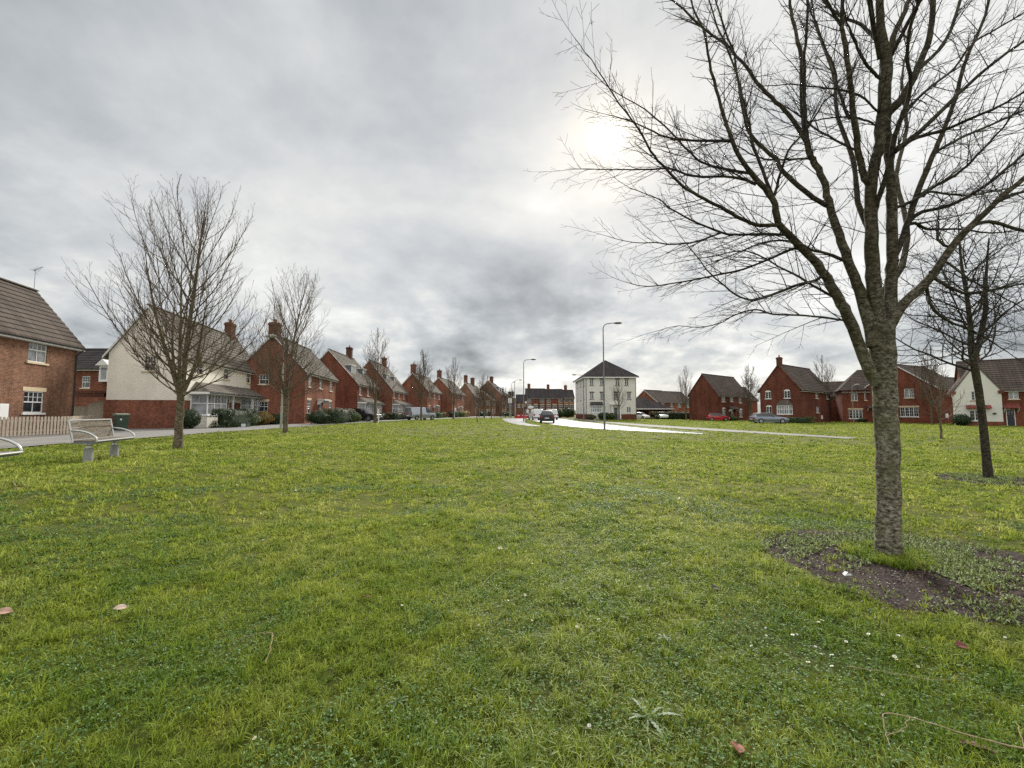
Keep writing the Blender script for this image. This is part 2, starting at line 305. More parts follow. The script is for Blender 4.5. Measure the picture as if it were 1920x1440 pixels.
LIMBS=[[[3.859,4.47,-0.064,0.1298],[3.857,4.47,0.079,0.1141],[3.857,4.47,0.266,0.1062],[3.895,4.47,0.807,0.1019],[3.905,4.47,1.356,0.1017],[3.916,4.47,1.914,0.1055],[3.907,4.47,2.254,0.1135],[3.904,4.47,2.482,0.1174]],[[3.895,4.47,2.339,0.0725],[3.876,4.481,2.715,0.0656],[3.876,4.492,3.067,0.064],[3.898,4.506,3.546,0.0568],[3.938,4.518,3.972,0.0531],[4.005,4.528,4.281,0.051],[4.058,4.532,4.419,0.049],[4.13,4.545,4.861,0.0506],[4.207,4.557,5.272,0.0576],[4.225,4.566,5.559,0.0504],[4.201,4.574,5.849,0.0398],[4.214,4.585,6.223,0.0345],[4.235,4.597,6.63,0.0291],[4.294,4.611,7.113,0.0236],[4.309,4.627,7.676,0.0182],[4.394,4.646,8.325,0.0109],[4.43,4.663,8.914,0.0055]],[[3.941,4.47,2.339,0.0649],[4.038,4.496,2.545,0.0611],[4.092,4.531,2.846,0.056],[4.154,4.566,3.153,0.0526],[4.215,4.609,3.532,0.0512],[4.271,4.653,3.921,0.0498],[4.306,4.691,4.255,0.0409],[4.331,4.721,4.528,0.0374],[4.384,4.767,4.947,0.0377],[4.469,4.823,5.452,0.038],[4.54,4.855,5.749,0.0343],[4.633,4.889,6.052,0.0305],[4.757,4.916,6.285,0.0285],[4.915,4.953,6.602,0.0246],[5.042,4.988,6.923,0.0207],[5.239,5.051,7.501,0.0151],[5.437,5.132,8.274,0.0076]],[[3.836,4.47,1.802,0.062],[3.675,4.432,2.084,0.055],[3.506,4.382,2.469,0.0515],[3.384,4.353,2.68,0.048],[3.203,4.314,2.96,0.041],[2.955,4.272,3.214,0.0359],[2.722,4.235,3.428,0.0325],[2.652,4.202,3.676,0.0287],[2.474,4.171,3.86,0.0251],[2.33,4.145,4.018,0.0214],[2.22,4.117,4.213,0.0195],[2.091,4.07,4.555,0.0163],[1.979,4.025,4.887,0.0128],[1.91,3.979,5.221,0.0104],[1.785,3.942,5.476,0.0085],[1.697,3.897,5.793,0.0058]],[[3.82,4.47,2.197,0.0621],[3.807,4.493,2.43,0.059],[3.758,4.532,2.823,0.0506],[3.687,4.561,3.11,0.0458],[3.635,4.589,3.39,0.0425],[3.584,4.614,3.637,0.0392],[3.547,4.636,3.869,0.0356],[3.525,4.662,4.138,0.034],[3.445,4.686,4.372,0.0325],[3.41,4.693,4.434,0.0306],[3.393,4.72,4.719,0.0288],[3.394,4.747,5.01,0.027],[3.407,4.774,5.3,0.0251],[3.45,4.811,5.703,0.0231],[3.426,4.84,6.013,0.0191],[3.392,4.873,6.367,0.0172],[3.388,4.909,6.767,0.013],[3.37,4.959,7.32,0.0088]],[[2.721,4.235,3.411,0.0211],[2.484,4.192,3.392,0.0186],[2.317,4.16,3.438,0.0172],[2.077,4.11,3.535,0.0158],[1.835,4.061,3.629,0.0139],[1.648,4.02,3.715,0.0128],[1.507,3.981,3.843,0.012],[1.368,3.943,3.959,0.0104],[1.19,3.878,4.198,0.0088],[0.948,3.8,4.461,0.0063],[0.778,3.735,4.69,0.0047],[0.573,3.667,4.904,0.0027]],[[2.475,4.177,3.808,0.0155],[2.291,4.222,3.906,0.014],[1.989,4.288,3.955,0.0125],[1.837,4.322,3.992,0.012],[1.663,4.362,4.085,0.0105],[1.441,4.41,4.102,0.0081],[1.219,4.456,4.129,0.0065],[0.847,4.534,4.181,0.0048],[0.658,4.573,4.204,0.0029]],[[2.411,4.161,3.916,0.0155],[2.237,4.25,4.002,0.0141],[2.053,4.345,4.122,0.0127],[1.957,4.404,4.241,0.0112],[1.852,4.485,4.443,0.0098],[1.779,4.546,4.6,0.0091],[1.541,4.707,5.0,0.0072],[1.218,4.879,5.363,0.0056],[0.992,5.018,5.716,0.0042]],[[2.216,4.117,4.23,0.0156],[2.014,4.188,4.277,0.013],[1.692,4.298,4.373,0.0107],[1.514,4.363,4.499,0.0089],[1.306,4.439,4.661,0.0064],[1.065,4.521,4.799,0.0043]],[[2.67,4.202,3.704,0.0145],[2.685,4.148,3.847,0.0127],[2.726,4.054,4.083,0.0108],[2.814,3.997,4.183,0.0091],[2.858,3.967,4.238,0.0083],[2.963,3.87,4.436,0.0066],[3.062,3.807,4.53,0.0057],[3.18,3.698,4.731,0.0042],[3.273,3.608,4.89,0.0029]],[[2.658,4.202,3.676,0.0168],[2.58,4.233,3.986,0.0155],[2.516,4.258,4.242,0.0142],[2.471,4.293,4.604,0.0132],[2.443,4.317,4.864,0.0121],[2.375,4.356,5.275,0.0103],[2.249,4.399,5.719,0.0084],[2.167,4.444,6.204,0.0064]],[[2.898,4.264,3.267,0.0171],[2.823,4.256,3.309,0.0153],[2.661,4.241,3.319,0.0135],[2.277,4.204,3.298,0.0119],[2.119,4.189,3.313,0.0113],[1.873,4.164,3.396,0.0094],[1.691,4.144,3.475,0.0083],[1.554,4.128,3.56,0.0071],[1.445,4.115,3.631,0.0054],[1.162,4.086,3.724,0.0034]],[[2.119,4.189,3.313,0.0096],[1.832,4.256,3.236,0.0084],[1.62,4.302,3.238,0.0078],[1.482,4.331,3.267,0.0066],[1.262,4.378,3.286,0.0045],[1.023,4.43,3.371,0.0032]],[[3.042,4.284,3.135,0.015],[2.936,4.328,3.203,0.0135],[2.752,4.403,3.134,0.012],[2.49,4.506,3.043,0.011],[2.218,4.604,3.005,0.0098],[1.929,4.705,2.971,0.0084],[1.566,4.827,2.952,0.0059],[1.353,4.898,3.018,0.0036]],[[3.221,4.318,2.939,0.0164],[3.109,4.283,2.85,0.0149],[2.909,4.232,2.795,0.0142],[2.665,4.167,2.7,0.0132],[2.485,4.118,2.627,0.0114],[2.312,4.073,2.594,0.0099],[2.151,4.03,2.629,0.0084],[1.966,3.969,2.741,0.0069],[1.82,3.918,2.842,0.0057],[1.62,3.833,3.038,0.0038]],[[3.505,4.382,2.452,0.0118],[3.26,4.424,2.5,0.0107],[3.05,4.459,2.531,0.0099],[2.789,4.502,2.553,0.0095],[2.62,4.531,2.612,0.0084],[2.428,4.564,2.561,0.0069],[2.261,4.595,2.474,0.0058],[2.048,4.63,2.434,0.0046],[1.834,4.664,2.459,0.0037],[1.649,4.694,2.417,0.0029]],[[3.384,4.353,2.68,0.0148],[3.275,4.44,2.79,0.0131],[3.136,4.558,2.972,0.0113],[2.983,4.673,3.131,0.0093],[2.732,4.851,3.383,0.0077],[2.441,5.022,3.384,0.0058],[2.126,5.199,3.382,0.0041]],[[3.393,4.72,4.719,0.0227],[3.377,4.696,4.863,0.0205],[3.349,4.643,5.176,0.0182],[3.319,4.586,5.506,0.016],[3.324,4.554,5.689,0.015],[3.321,4.505,5.962,0.0125],[3.301,4.459,6.22,0.0096],[3.307,4.391,6.59,0.0057]],[[3.377,4.712,4.637,0.0268],[3.353,4.735,4.716,0.0249],[3.268,4.82,5.025,0.0227],[3.173,4.879,5.215,0.022],[3.049,4.956,5.465,0.0204],[2.952,5.033,5.742,0.0187],[2.785,5.146,6.147,0.0156],[2.519,5.271,6.527,0.0143],[2.192,5.441,7.104,0.0109],[1.876,5.602,7.67,0.0069]],[[3.557,4.63,3.798,0.0268],[3.514,4.635,3.825,0.0258],[3.318,4.661,3.981,0.0245],[3.098,4.695,4.245,0.0232],[3.019,4.713,4.414,0.0213],[2.884,4.734,4.568,0.0196],[2.761,4.756,4.757,0.0177],[2.706,4.79,5.114,0.0157],[2.687,4.832,5.566,0.0136],[2.657,4.862,5.89,0.0115],[2.545,4.905,6.343,0.0094],[2.481,4.948,6.808,0.0071]],[[3.407,4.691,4.401,0.0131],[3.262,4.801,4.456,0.0111],[3.086,4.929,4.534,0.0099],[2.963,5.021,4.638,0.0084],[2.838,5.13,4.825,0.0068],[2.573,5.331,5.136,0.0046]],[[3.632,4.57,3.166,0.0192],[3.39,4.507,3.22,0.0155],[3.209,4.461,3.238,0.0136],[2.922,4.384,3.306,0.0118],[2.59,4.3,3.254,0.0087],[2.197,4.191,3.072,0.006],[1.885,4.103,2.932,0.004]],[[3.938,4.518,3.972,0.033],[3.849,4.504,4.055,0.0331],[3.813,4.486,4.195,0.0331],[3.785,4.473,4.296,0.0312],[3.722,4.432,4.607,0.0292],[3.672,4.391,4.91,0.0254],[3.607,4.345,5.259,0.0234],[3.559,4.31,5.518,0.0214],[3.523,4.29,5.663,0.0196],[3.519,4.252,5.94,0.0158],[3.471,4.2,6.308,0.0122],[3.419,4.142,6.723,0.0069]],[[3.699,4.416,4.741,0.0175],[3.669,4.439,4.697,0.0166],[3.652,4.493,4.909,0.015],[3.658,4.566,5.203,0.0134],[3.675,4.653,5.565,0.0118],[3.644,4.712,5.801,0.0108],[3.615,4.833,6.307,0.0092],[3.616,4.907,6.625,0.0076]],[[3.524,4.294,5.631,0.0178],[3.392,4.239,5.734,0.0142],[3.251,4.168,5.882,0.0113],[3.064,4.079,6.052,0.007]],[[3.752,4.464,4.351,0.0129],[3.609,4.563,4.525,0.0115],[3.441,4.688,4.787,0.0097],[3.323,4.789,5.028,0.0076],[3.109,4.934,5.338,0.0054]],[[4.091,4.54,4.671,0.0435],[4.167,4.523,4.795,0.0411],[4.319,4.496,4.979,0.0383],[4.452,4.464,5.232,0.034],[4.565,4.426,5.54,0.0298],[4.602,4.4,5.77,0.0262],[4.606,4.367,6.061,0.0226],[4.623,4.323,6.449,0.0175],[4.654,4.272,6.887,0.0109],[4.661,4.221,7.322,0.0061]],[[4.477,4.456,5.275,0.022],[4.612,4.49,5.398,0.0202],[4.81,4.539,5.574,0.0184],[5.036,4.611,5.884,0.0167],[5.275,4.708,6.349,0.0152],[5.519,4.813,6.871,0.0119],[5.873,4.945,7.519,0.0068]],[[3.937,4.51,3.667,0.0292],[3.942,4.46,3.774,0.0269],[3.959,4.317,4.07,0.0246],[3.926,4.193,4.331,0.0237],[3.932,4.118,4.477,0.0208],[3.94,4.062,4.581,0.0188],[3.919,3.983,4.736,0.0168],[3.809,3.897,4.905,0.015],[3.753,3.79,5.104,0.013],[3.74,3.679,5.29,0.0111],[3.705,3.565,5.478,0.008],[3.64,3.436,5.683,0.0051]],[[3.957,4.242,4.209,0.025],[4.1,4.223,4.311,0.0228],[4.241,4.202,4.429,0.0207],[4.491,4.16,4.685,0.0182],[4.659,4.134,4.841,0.0156],[4.929,4.092,5.075,0.0132],[5.185,4.054,5.263,0.0107],[5.494,4.002,5.566,0.0076],[5.819,3.945,5.902,0.0043]],[[3.967,4.255,4.194,0.0217],[4.034,4.215,4.249,0.0196],[4.124,4.168,4.297,0.0175],[4.331,4.071,4.321,0.015],[4.53,3.966,4.384,0.0126],[4.658,3.898,4.425,0.0113],[4.817,3.8,4.508,0.0091],[5.027,3.666,4.606,0.0058],[5.231,3.53,4.687,0.003]],[[3.918,4.155,4.402,0.0156],[4.125,4.22,4.667,0.0139],[4.453,4.303,4.96,0.0129],[4.791,4.383,5.225,0.0111],[5.101,4.47,5.58,0.0101],[5.388,4.533,5.778,0.0094],[5.988,4.66,6.168,0.0077],[6.711,4.82,6.74,0.0045]],[[4.144,4.559,3.091,0.0326],[4.239,4.588,3.281,0.0326],[4.406,4.633,3.579,0.0318],[4.575,4.683,3.912,0.0306],[4.764,4.736,4.269,0.0287],[4.948,4.783,4.58,0.0268],[5.007,4.798,4.681,0.025],[5.296,4.873,5.197,0.0213],[5.477,4.931,5.616,0.0195],[5.641,4.978,5.946,0.0177],[5.91,5.042,6.394,0.0158],[6.077,5.09,6.743,0.0141],[6.296,5.159,7.257,0.0105],[6.579,5.242,7.881,0.007]],[[4.915,4.773,4.509,0.0179],[5.005,4.803,4.574,0.0164],[5.415,4.927,4.807,0.015],[6.113,5.128,5.151,0.0128],[6.685,5.289,5.433,0.0113],[7.529,5.515,5.79,0.0077],[8.346,5.723,6.031,0.0042]],[[4.613,4.688,3.952,0.0187],[4.725,4.625,4.03,0.0167],[4.837,4.567,4.084,0.0152],[4.96,4.492,4.181,0.013],[5.059,4.408,4.327,0.0109],[5.174,4.307,4.496,0.0089],[5.284,4.171,4.745,0.0069],[5.421,4.028,4.968,0.0039]],[[4.424,4.638,3.606,0.0235],[4.469,4.619,3.67,0.0214],[4.559,4.592,3.724,0.02],[4.781,4.533,3.762,0.0184],[5.03,4.459,3.892,0.0159],[5.27,4.374,4.092,0.0135],[5.418,4.317,4.234,0.0116],[5.722,4.213,4.431,0.0081],[6.028,4.104,4.636,0.004]],[[4.405,4.633,3.573,0.018],[4.512,4.66,3.628,0.0166],[4.69,4.705,3.58,0.015],[4.911,4.756,3.596,0.0135],[5.251,4.833,3.63,0.0106],[5.699,4.933,3.629,0.0083],[6.314,5.068,3.734,0.0048]],[[4.678,4.693,3.955,0.0136],[4.783,4.734,4.027,0.0129],[5.118,4.844,4.059,0.0122],[5.525,4.975,4.115,0.0107],[5.95,5.11,4.234,0.01],[6.252,5.206,4.32,0.0082],[6.946,5.421,4.538,0.005]],[[4.328,4.658,3.806,0.0183],[4.494,4.638,3.87,0.0179],[4.599,4.624,3.937,0.0159]],[[3.919,4.47,2.254,0.0542],[4.01,4.452,2.45,0.0516],[4.128,4.432,2.65,0.0471],[4.353,4.405,2.865,0.0421],[4.576,4.371,3.186,0.0357],[4.724,4.351,3.372,0.0333],[4.866,4.333,3.507,0.0294],[5.085,4.306,3.729,0.0254],[5.344,4.275,3.953,0.023],[5.679,4.233,4.272,0.0177],[6.085,4.176,4.749,0.0127],[6.385,4.125,5.224,0.0072],[6.583,4.086,5.593,0.0035]],[[4.771,4.346,3.404,0.0204],[4.884,4.358,3.478,0.0193],[5.036,4.371,3.508,0.0185],[5.241,4.39,3.47,0.0167],[5.465,4.411,3.421,0.0149],[5.878,4.448,3.402,0.0115],[6.48,4.501,3.544,0.0069]],[[4.401,4.395,2.988,0.02],[4.423,4.367,2.899,0.0181],[4.497,4.321,2.795,0.0161],[4.595,4.273,2.719,0.0156],[4.693,4.229,2.707,0.0137],[4.84,4.159,2.73,0.0102],[4.992,4.085,2.756,0.0083],[5.183,3.991,2.737,0.0052]],[[4.331,4.405,2.877,0.0176],[4.368,4.415,2.783,0.0169],[4.407,4.431,2.633,0.0152],[4.612,4.456,2.468,0.0133],[4.783,4.472,2.408,0.0115],[5.022,4.496,2.304,0.0081],[5.299,4.525,2.148,0.0047]],[[4.5,4.382,3.075,0.0138],[4.536,4.357,3.066,0.013],[4.583,4.307,2.975,0.0111],[4.64,4.24,2.847,0.0092],[4.742,4.139,2.692,0.0073],[4.838,4.043,2.549,0.0056],[4.926,3.931,2.364,0.0032]],[[4.608,4.367,3.23,0.0145],[4.548,4.383,3.259,0.0137],[4.514,4.401,3.335,0.0132],[4.516,4.415,3.411,0.0126],[4.552,4.428,3.481,0.01]],[[4.943,4.322,3.588,0.0165],[5.132,4.372,3.717,0.0152],[5.333,4.421,3.824,0.0152],[5.584,4.477,3.902,0.0135],[6.129,4.598,4.077,0.0089],[6.734,4.726,4.212,0.0047]],[[4.186,4.569,5.664,0.0199],[4.146,4.6,5.77,0.0184],[4.053,4.666,5.996,0.0174],[3.895,4.739,6.173,0.0157],[3.781,4.807,6.397,0.0142],[3.643,4.908,6.766,0.0106],[3.456,5.043,7.273,0.0063]],[[4.15,4.556,5.246,0.0181],[4.049,4.519,5.278,0.0174],[3.945,4.477,5.324,0.0162],[3.79,4.404,5.415,0.0144],[3.669,4.325,5.533,0.0106],[3.557,4.255,5.63,0.0088],[3.434,4.153,5.778,0.0055]],[[4.115,4.544,4.816,0.0116],[4.0,4.51,4.866,0.0109],[3.8,4.446,4.971,0.0109],[3.484,4.367,4.976,0.0092],[3.135,4.281,4.931,0.0074],[2.872,4.215,4.907,0.0056],[2.491,4.118,4.806,0.0038]],[[4.079,4.54,4.671,0.0109],[4.028,4.573,4.744,0.0111],[3.936,4.623,4.83,0.0102],[3.794,4.693,4.899,0.009],[3.538,4.816,4.929,0.0067],[3.286,4.935,4.933,0.0044]],[[3.919,4.47,2.254,0.0434],[4.218,4.814,2.805,0.0389],[4.807,5.159,3.3,0.0345],[5.3,5.572,4.03,0.0304],[5.67,6.079,4.989,0.0287],[6.43,6.655,6.13,0.0257],[6.988,7.273,7.46,0.0197],[7.944,7.984,9.046,0.0122]],[[3.893,4.502,3.425,0.0293],[3.964,4.728,3.897,0.0273],[4.183,5.033,4.591,0.025],[4.29,5.376,5.387,0.0226],[4.57,5.777,6.394,0.0195],[4.68,6.183,7.431,0.0138],[4.904,6.553,8.437,0.0085]],[[4.16,4.564,5.494,0.0254],[3.792,4.244,5.871,0.0221],[3.332,3.854,6.248,0.0172],[2.827,3.437,6.548,0.0114],[2.535,3.153,6.707,0.0053]],[[4.54,4.855,5.749,0.0229],[4.601,4.543,6.115,0.0189],[4.647,4.152,6.494,0.0134],[4.588,3.774,6.818,0.0077],[4.509,3.474,7.023,0.0036]]]
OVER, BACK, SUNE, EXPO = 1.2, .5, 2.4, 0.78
def hip_roof(root, L, D, H, rise, i0, i1, mat, o=.45, n=14, axis='Y', name='roof'):
    z0, z1 = H - .02, H + rise; rb = MB()
    A = [(-o, -o), (L + o, -o), (L + o, D + o), (-o, D + o)]
    Bq = [(L / 2, i0), (L / 2, i0), (L / 2, D - i1), (L / 2, D - i1)] if axis == 'Y' else [(i0, D / 2), (L - i1, D / 2), (L - i1, D / 2), (i0, D / 2)]
    for i in range(n):
        f0, f1 = i / n, (i + 1) / n
        def c(k, f, l): return (A[k][0] + (Bq[k][0] - A[k][0]) * f, A[k][1] + (Bq[k][1] - A[k][1]) * f, z0 + (z1 - z0) * f + l)
        for k in range(4):
            k2 = (k + 1) % 4
            rb.poly([c(k, f0, .07), c(k2, f0, .07), c(k2, f1, .02), c(k, f1, .02)])
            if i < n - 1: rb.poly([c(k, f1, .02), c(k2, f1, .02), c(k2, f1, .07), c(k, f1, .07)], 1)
    rb.poly([(p[0], p[1], z0 - .05) for p in A])
    for k in range(4): rb.poly([(*A[k], z0 - .05), (*A[(k + 1) % 4], z0 - .05), (*A[(k + 1) % 4], z0 + .07), (*A[k], z0 + .07)])
    for k in range(4):
        a_, b_ = A[k], Bq[k]; rb.tube([(a_[0], a_[1], z0 + .06, .07), (b_[0], b_[1], z1 + .03, .07)], 6)
    rb.tube([(*Bq[0], z1 + .03, .08), (Bq[2][0] + .001, Bq[2][1] + .001, z1 + .03, .08)], 6)
    return rb.build(name, [mat, M['tile_edge_shade']], root)
# ------------------------------------------------------------------ houses
# local frame of a house: X along the front, Y into the depth, front wall on Y=0 facing -Y, near gable on X=0 facing -X
class Plane:
    def __init__(s, o, u, n): s.o, s.u, s.n = Vector(o), Vector(u), Vector(n)
    def T(s, a, b, c):      # a along, b outward, c up
        return tuple(s.o + s.u * a + s.n * b + Vector((0, 0, c)))
FRONT = Plane((0, 0, 0), (1, 0, 0), (0, -1, 0))
GABLE = Plane((0, 0, 0), (0, 1, 0), (-1, 0, 0))
def wall_panel(mb, P, a0, a1, z0, z1, ops, band=None, mi=0, band_mi=1, th=.12):
    A = sorted({a0, a1} | {q for o in ops for q in (o[0], o[1])}); Z = sorted({z0, z1} | {q for o in ops for q in (o[2], o[3])} | ({band} if band else set()))
    for i in range(len(A) - 1):
        for j in range(len(Z) - 1):
            ca, cz = (A[i] + A[i + 1]) / 2, (Z[j] + Z[j + 1]) / 2
            if any(o[0] < ca < o[1] and o[2] < cz < o[3] for o in ops): continue
            mb.poly([P.T(A[i], 0, Z[j]), P.T(A[i + 1], 0, Z[j]), P.T(A[i + 1], 0, Z[j + 1]), P.T(A[i], 0, Z[j + 1])], band_mi if band and cz < band else mi)
    for (p, q, r, s_) in ops:
        for a, b, c, d in (((p, 0, r), (p, -th, r), (p, -th, s_), (p, 0, s_)), ((q, 0, r), (q, -th, r), (q, -th, s_), (q, 0, s_)),
                           ((p, 0, r), (q, 0, r), (q, -th, r), (p, -th, r)), ((p, 0, s_), (q, 0, s_), (q, -th, s_), (p, -th, s_))):
            mb.poly([P.T(*a), P.T(*b), P.T(*c), P.T(*d)], mi)
def window(root, P, a0, a1, z0, z1, style='sash', sill='stone', lintel=None, glass='glass', bars=2, d=0.0):
    """frame with sash bars, a pane behind, sill and lintel as sub-parts"""
    f = MB(); o0, o1 = d - .10, d - .04
    t = .055
    for q in ((a0, a0 + t, z0, z1), (a1 - t, a1, z0, z1), (a0 + t, a1 - t, z0, z0 + t), (a0 + t, a1 - t, z1 - t, z1)):
        f.box(q[0], q[1], o0, o1, q[2], q[3], T=P.T)
    ia0, ia1, iz0, iz1 = a0 + t, a1 - t, z0 + t, z1 - t
    if style == 'sash':
        zm = (z0 + z1) / 2; f.box(ia0, ia1, o0 + .005, o1 + .01, zm - .03, zm + .03, T=P.T)
        for i in range(1, bars + 1):
            x = ia0 + (ia1 - ia0) * i / (bars + 1)
            f.box(x - .012, x + .012, o0 + .01, o1 - .005, zm + .03, iz1, T=P.T)
            if i == (bars + 1) // 2: f.box(x - .014, x + .014, o0 + .01, o1 - .005, iz0, zm - .03, T=P.T)
        zz = (zm + iz1) / 2 + .01; f.box(ia0, ia1, o0 + .012, o1 - .008, zz - .011, zz + .011, T=P.T)
    else:
        n = int(style[-1])
        for i in range(1, n):
            x = ia0 + (ia1 - ia0) * i / n; f.box(x - .04, x + .04, o0 + .005, o1 + .005, iz0, iz1, T=P.T)
        for i in range(n):
            xa = ia0 + (ia1 - ia0) * i / n; xb = ia0 + (ia1 - ia0) * (i + 1) / n
            for k in (1, 2): f.box(xa + .04, xb - .04, o0 + .012, o1 - .008, iz0 + (iz1 - iz0) * k / 3 - .011, iz0 + (iz1 - iz0) * k / 3 + .011, T=P.T)
            if (xb - xa) > .42: f.box((xa + xb) / 2 - .011, (xa + xb) / 2 + .011, o0 + .014, o1 - .01, iz0, iz1, T=P.T)
    fo = f.build('window', M['white'], root)
    p = MB(); p.poly([P.T(ia0 - .01, o0 + .03, iz0 - .01), P.T(ia1 + .01, o0 + .03, iz0 - .01), P.T(ia1 + .01, o0 + .03, iz1 + .01), P.T(ia0 - .01, o0 + .03, iz1 + .01)])
    p.build('pane', M[glass], fo)
    if sill:
        s_ = MB(); s_.box(a0 - .1, a1 + .1, -.098, .07, z0 - .10, z0 - .003, T=P.T); s_.build('sill', M[sill], fo)
    if lintel:
        s_ = MB()
        if lintel == 'arch':
            n = 8; w = (a1 - a0) / 2 + .02; cx = (a0 + a1) / 2
            pr = [(cx + w * math.cos(math.pi * i / n), z1 - .02 + .25 * math.sin(math.pi * i / n)) for i in range(n + 1)]
            s_.prism(pr, -.05, .012, lambda u, v, w_: P.T(u, w_, v)); s_.build('lintel', M['white'], fo)
        else:
            s_.box(a0 - .12, a1 + .12, -.02, .015, z1 + .003, z1 + .22, T=P.T); s_.build('lintel', M[lintel], fo)
    return fo
def door(root, P, a0, a1, z0, z1, mat='door_dark', d=0.0):
    f = MB(); o0, o1 = d - .11, d - .03
    for q in ((a0, a0 + .07, z0, z1), (a1 - .07, a1, z0, z1), (a0 + .07, a1 - .07, z1 - .07, z1)): f.box(q[0], q[1], o0, o1, q[2], q[3], T=P.T)
    fo = f.build('door_frame', M['white'], root)
    m = MB(); m.box(a0 + .07, a1 - .07, o0, o0 + .05, z0, z1 - .07, T=P.T)
    w = a1 - a0 - .14
    for (x, y, u, v) in ((.12, .12, .44, .42), (.56, .12, .88, .42)):
        m.box(a0 + .07 + w * x, a0 + .07 + w * u, o0 + .04, o0 + .06, z0 + (z1 - z0) * y, z0 + (z1 - z0) * v, T=P.T)
    do = m.build('door', M[mat], root)
    m = MB()
    for (x, u) in ((.12, .44), (.56, .88)): m.box(a0 + .07 + w * x, a0 + .07 + w * u, o0 + .051, o0 + .057, z0 + (z1 - z0) * .52, z0 + (z1 - z0) * .88, T=P.T)
    m.build('pane', M['glass'], do)
    m = MB(); m.box(a0 + .07 + w * .86, a0 + .07 + w * .9, o0 + .05, o0 + .1, z0 + .95, z0 + 1.1, T=P.T); m.build('handle', M['galv'], do)
def gable_roof(root, L, W, H, rise, mat, ov=.3, vg=.14, y0=0.0, x0=0.0, name='roof', ridge_tiles=True, axis='X'):
    """stepped tile courses on both slopes, one closed prism along the ridge"""
    hw = W / 2 + ov; drop = rise * ov / (W / 2); sl = math.hypot(hw, rise + drop); n = max(4, int(sl / .34)); th = .16
    top = []
    for i in range(n):
        f0, f1 = i / n, (i + 1) / n
        top += [(-ov + hw * f0, H - drop + (rise + drop) * f0 + .062 + .03), (-ov + hw * f1, H - drop + (rise + drop) * f1 + .01 + .03)]
    back = [(W - p[0], p[1]) for p in reversed(top)]
    prof = top + back + [(W + ov, H - drop - th + .05), (W / 2, H + rise - th), (-ov, H - drop - th + .05)]
    mb = MB()
    T = (lambda u, v, w: (w, u + y0, v)) if axis == 'X' else (lambda u, v, w: (u + x0, w, v))
    a = (x0 - vg, x0 + L + vg) if axis == 'X' else (y0 - vg, y0 + L + vg)
    mb.prism(prof, a[0], a[1], T)
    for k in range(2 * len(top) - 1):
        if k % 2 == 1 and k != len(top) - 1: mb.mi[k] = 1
    # ridge tiles
    rp = [(W / 2 + .14 * math.cos(t), H + rise + .02 + .11 * math.sin(t)) for t in [math.pi * k / 6 for k in range(7)]]
    k = a[0]
    while k < a[1] - .05:
        mb.prism(rp, k, min(k + .43, a[1]), T); k += .45
    return mb.build(name, [mat, M['tile_edge_shade']], root)
def verge_boards(root, W, H, rise, mat, ov=.3, vg=.14, x=0.0, y0=0.0):
    mb = MB(); drop = rise * ov / (W / 2)
    for sgn in (0, 1):
        def y(u): return (u if sgn == 0 else W - u) + y0
        pr = [(-ov, H - drop - .14), (W / 2, H + rise - .17), (W / 2, H + rise + .0), (-ov, H - drop + .03)]
        mb.prism(pr, x - vg - .03, x - vg + .004, lambda u, v, w: (w, y(u), v))
    mb.build('bargeboard', M[mat], root)
def chimney(roof, x, y, z0, z1, w=.75, d=.55, pots=2, mat='brick_dark'):
    mb = MB(); mb.box(x - w / 2, x + w / 2, y - d / 2, y + d / 2, z0, z1 - .3)
    mb.box(x - w / 2 - .06, x + w / 2 + .06, y - d / 2 - .06, y + d / 2 + .06, z1 - .3, z1 - .12); mb.box(x - w / 2, x + w / 2, y - d / 2, y + d / 2, z1 - .12, z1)
    for i in range(pots):
        px = x + (i - (pots - 1) / 2) * .34; mb.tube([(px, y, z1, .12), (px, y, z1 + .12, .1), (px, y, z1 + .28, .1), (px, y, z1 + .3, .13), (px, y, z1 + .34, .12)], 10, 1)
    return mb.build('chimney', [M[mat], M['terracotta']], roof)
def eaves(root, L, W, H, rise, ov=.3, mat='white_dull', gutter='black', y0=0, front=True, back=True):
    drop = rise * ov / (W / 2); z = H - drop
    mb = MB(); gt = MB(); bk = MB()
    if front:
        mb.box(-.12, L + .12, -ov - .022, -ov - .001, z - .16, z - .005); mb.box(-.12, L + .12, -ov, -.001, z - .165, z - .145)
        gt.prism([(-ov - .024 - .11 + .055 * (1 - math.cos(t)) , z - .02 - .07 * math.sin(t)) for t in [math.pi * k / 5 for k in range(6)]], -.16, L + .16, lambda u, v, w: (w, u, v))
        gt.tube([(L - .12, -.06, .1, .034), (L - .12, -.06, z - .45, .034), (L - .12, -ov - .05, z - .12, .034)], 8)
    if back: bk.box(-.12, L + .12, W + ov + .001, W + ov + .022, z - .16, z - .005); bk.build('rear_fascia', M[mat], root)
    mb.build('fascia', M[mat], root); gt.build('gutter', M[gutter], root)
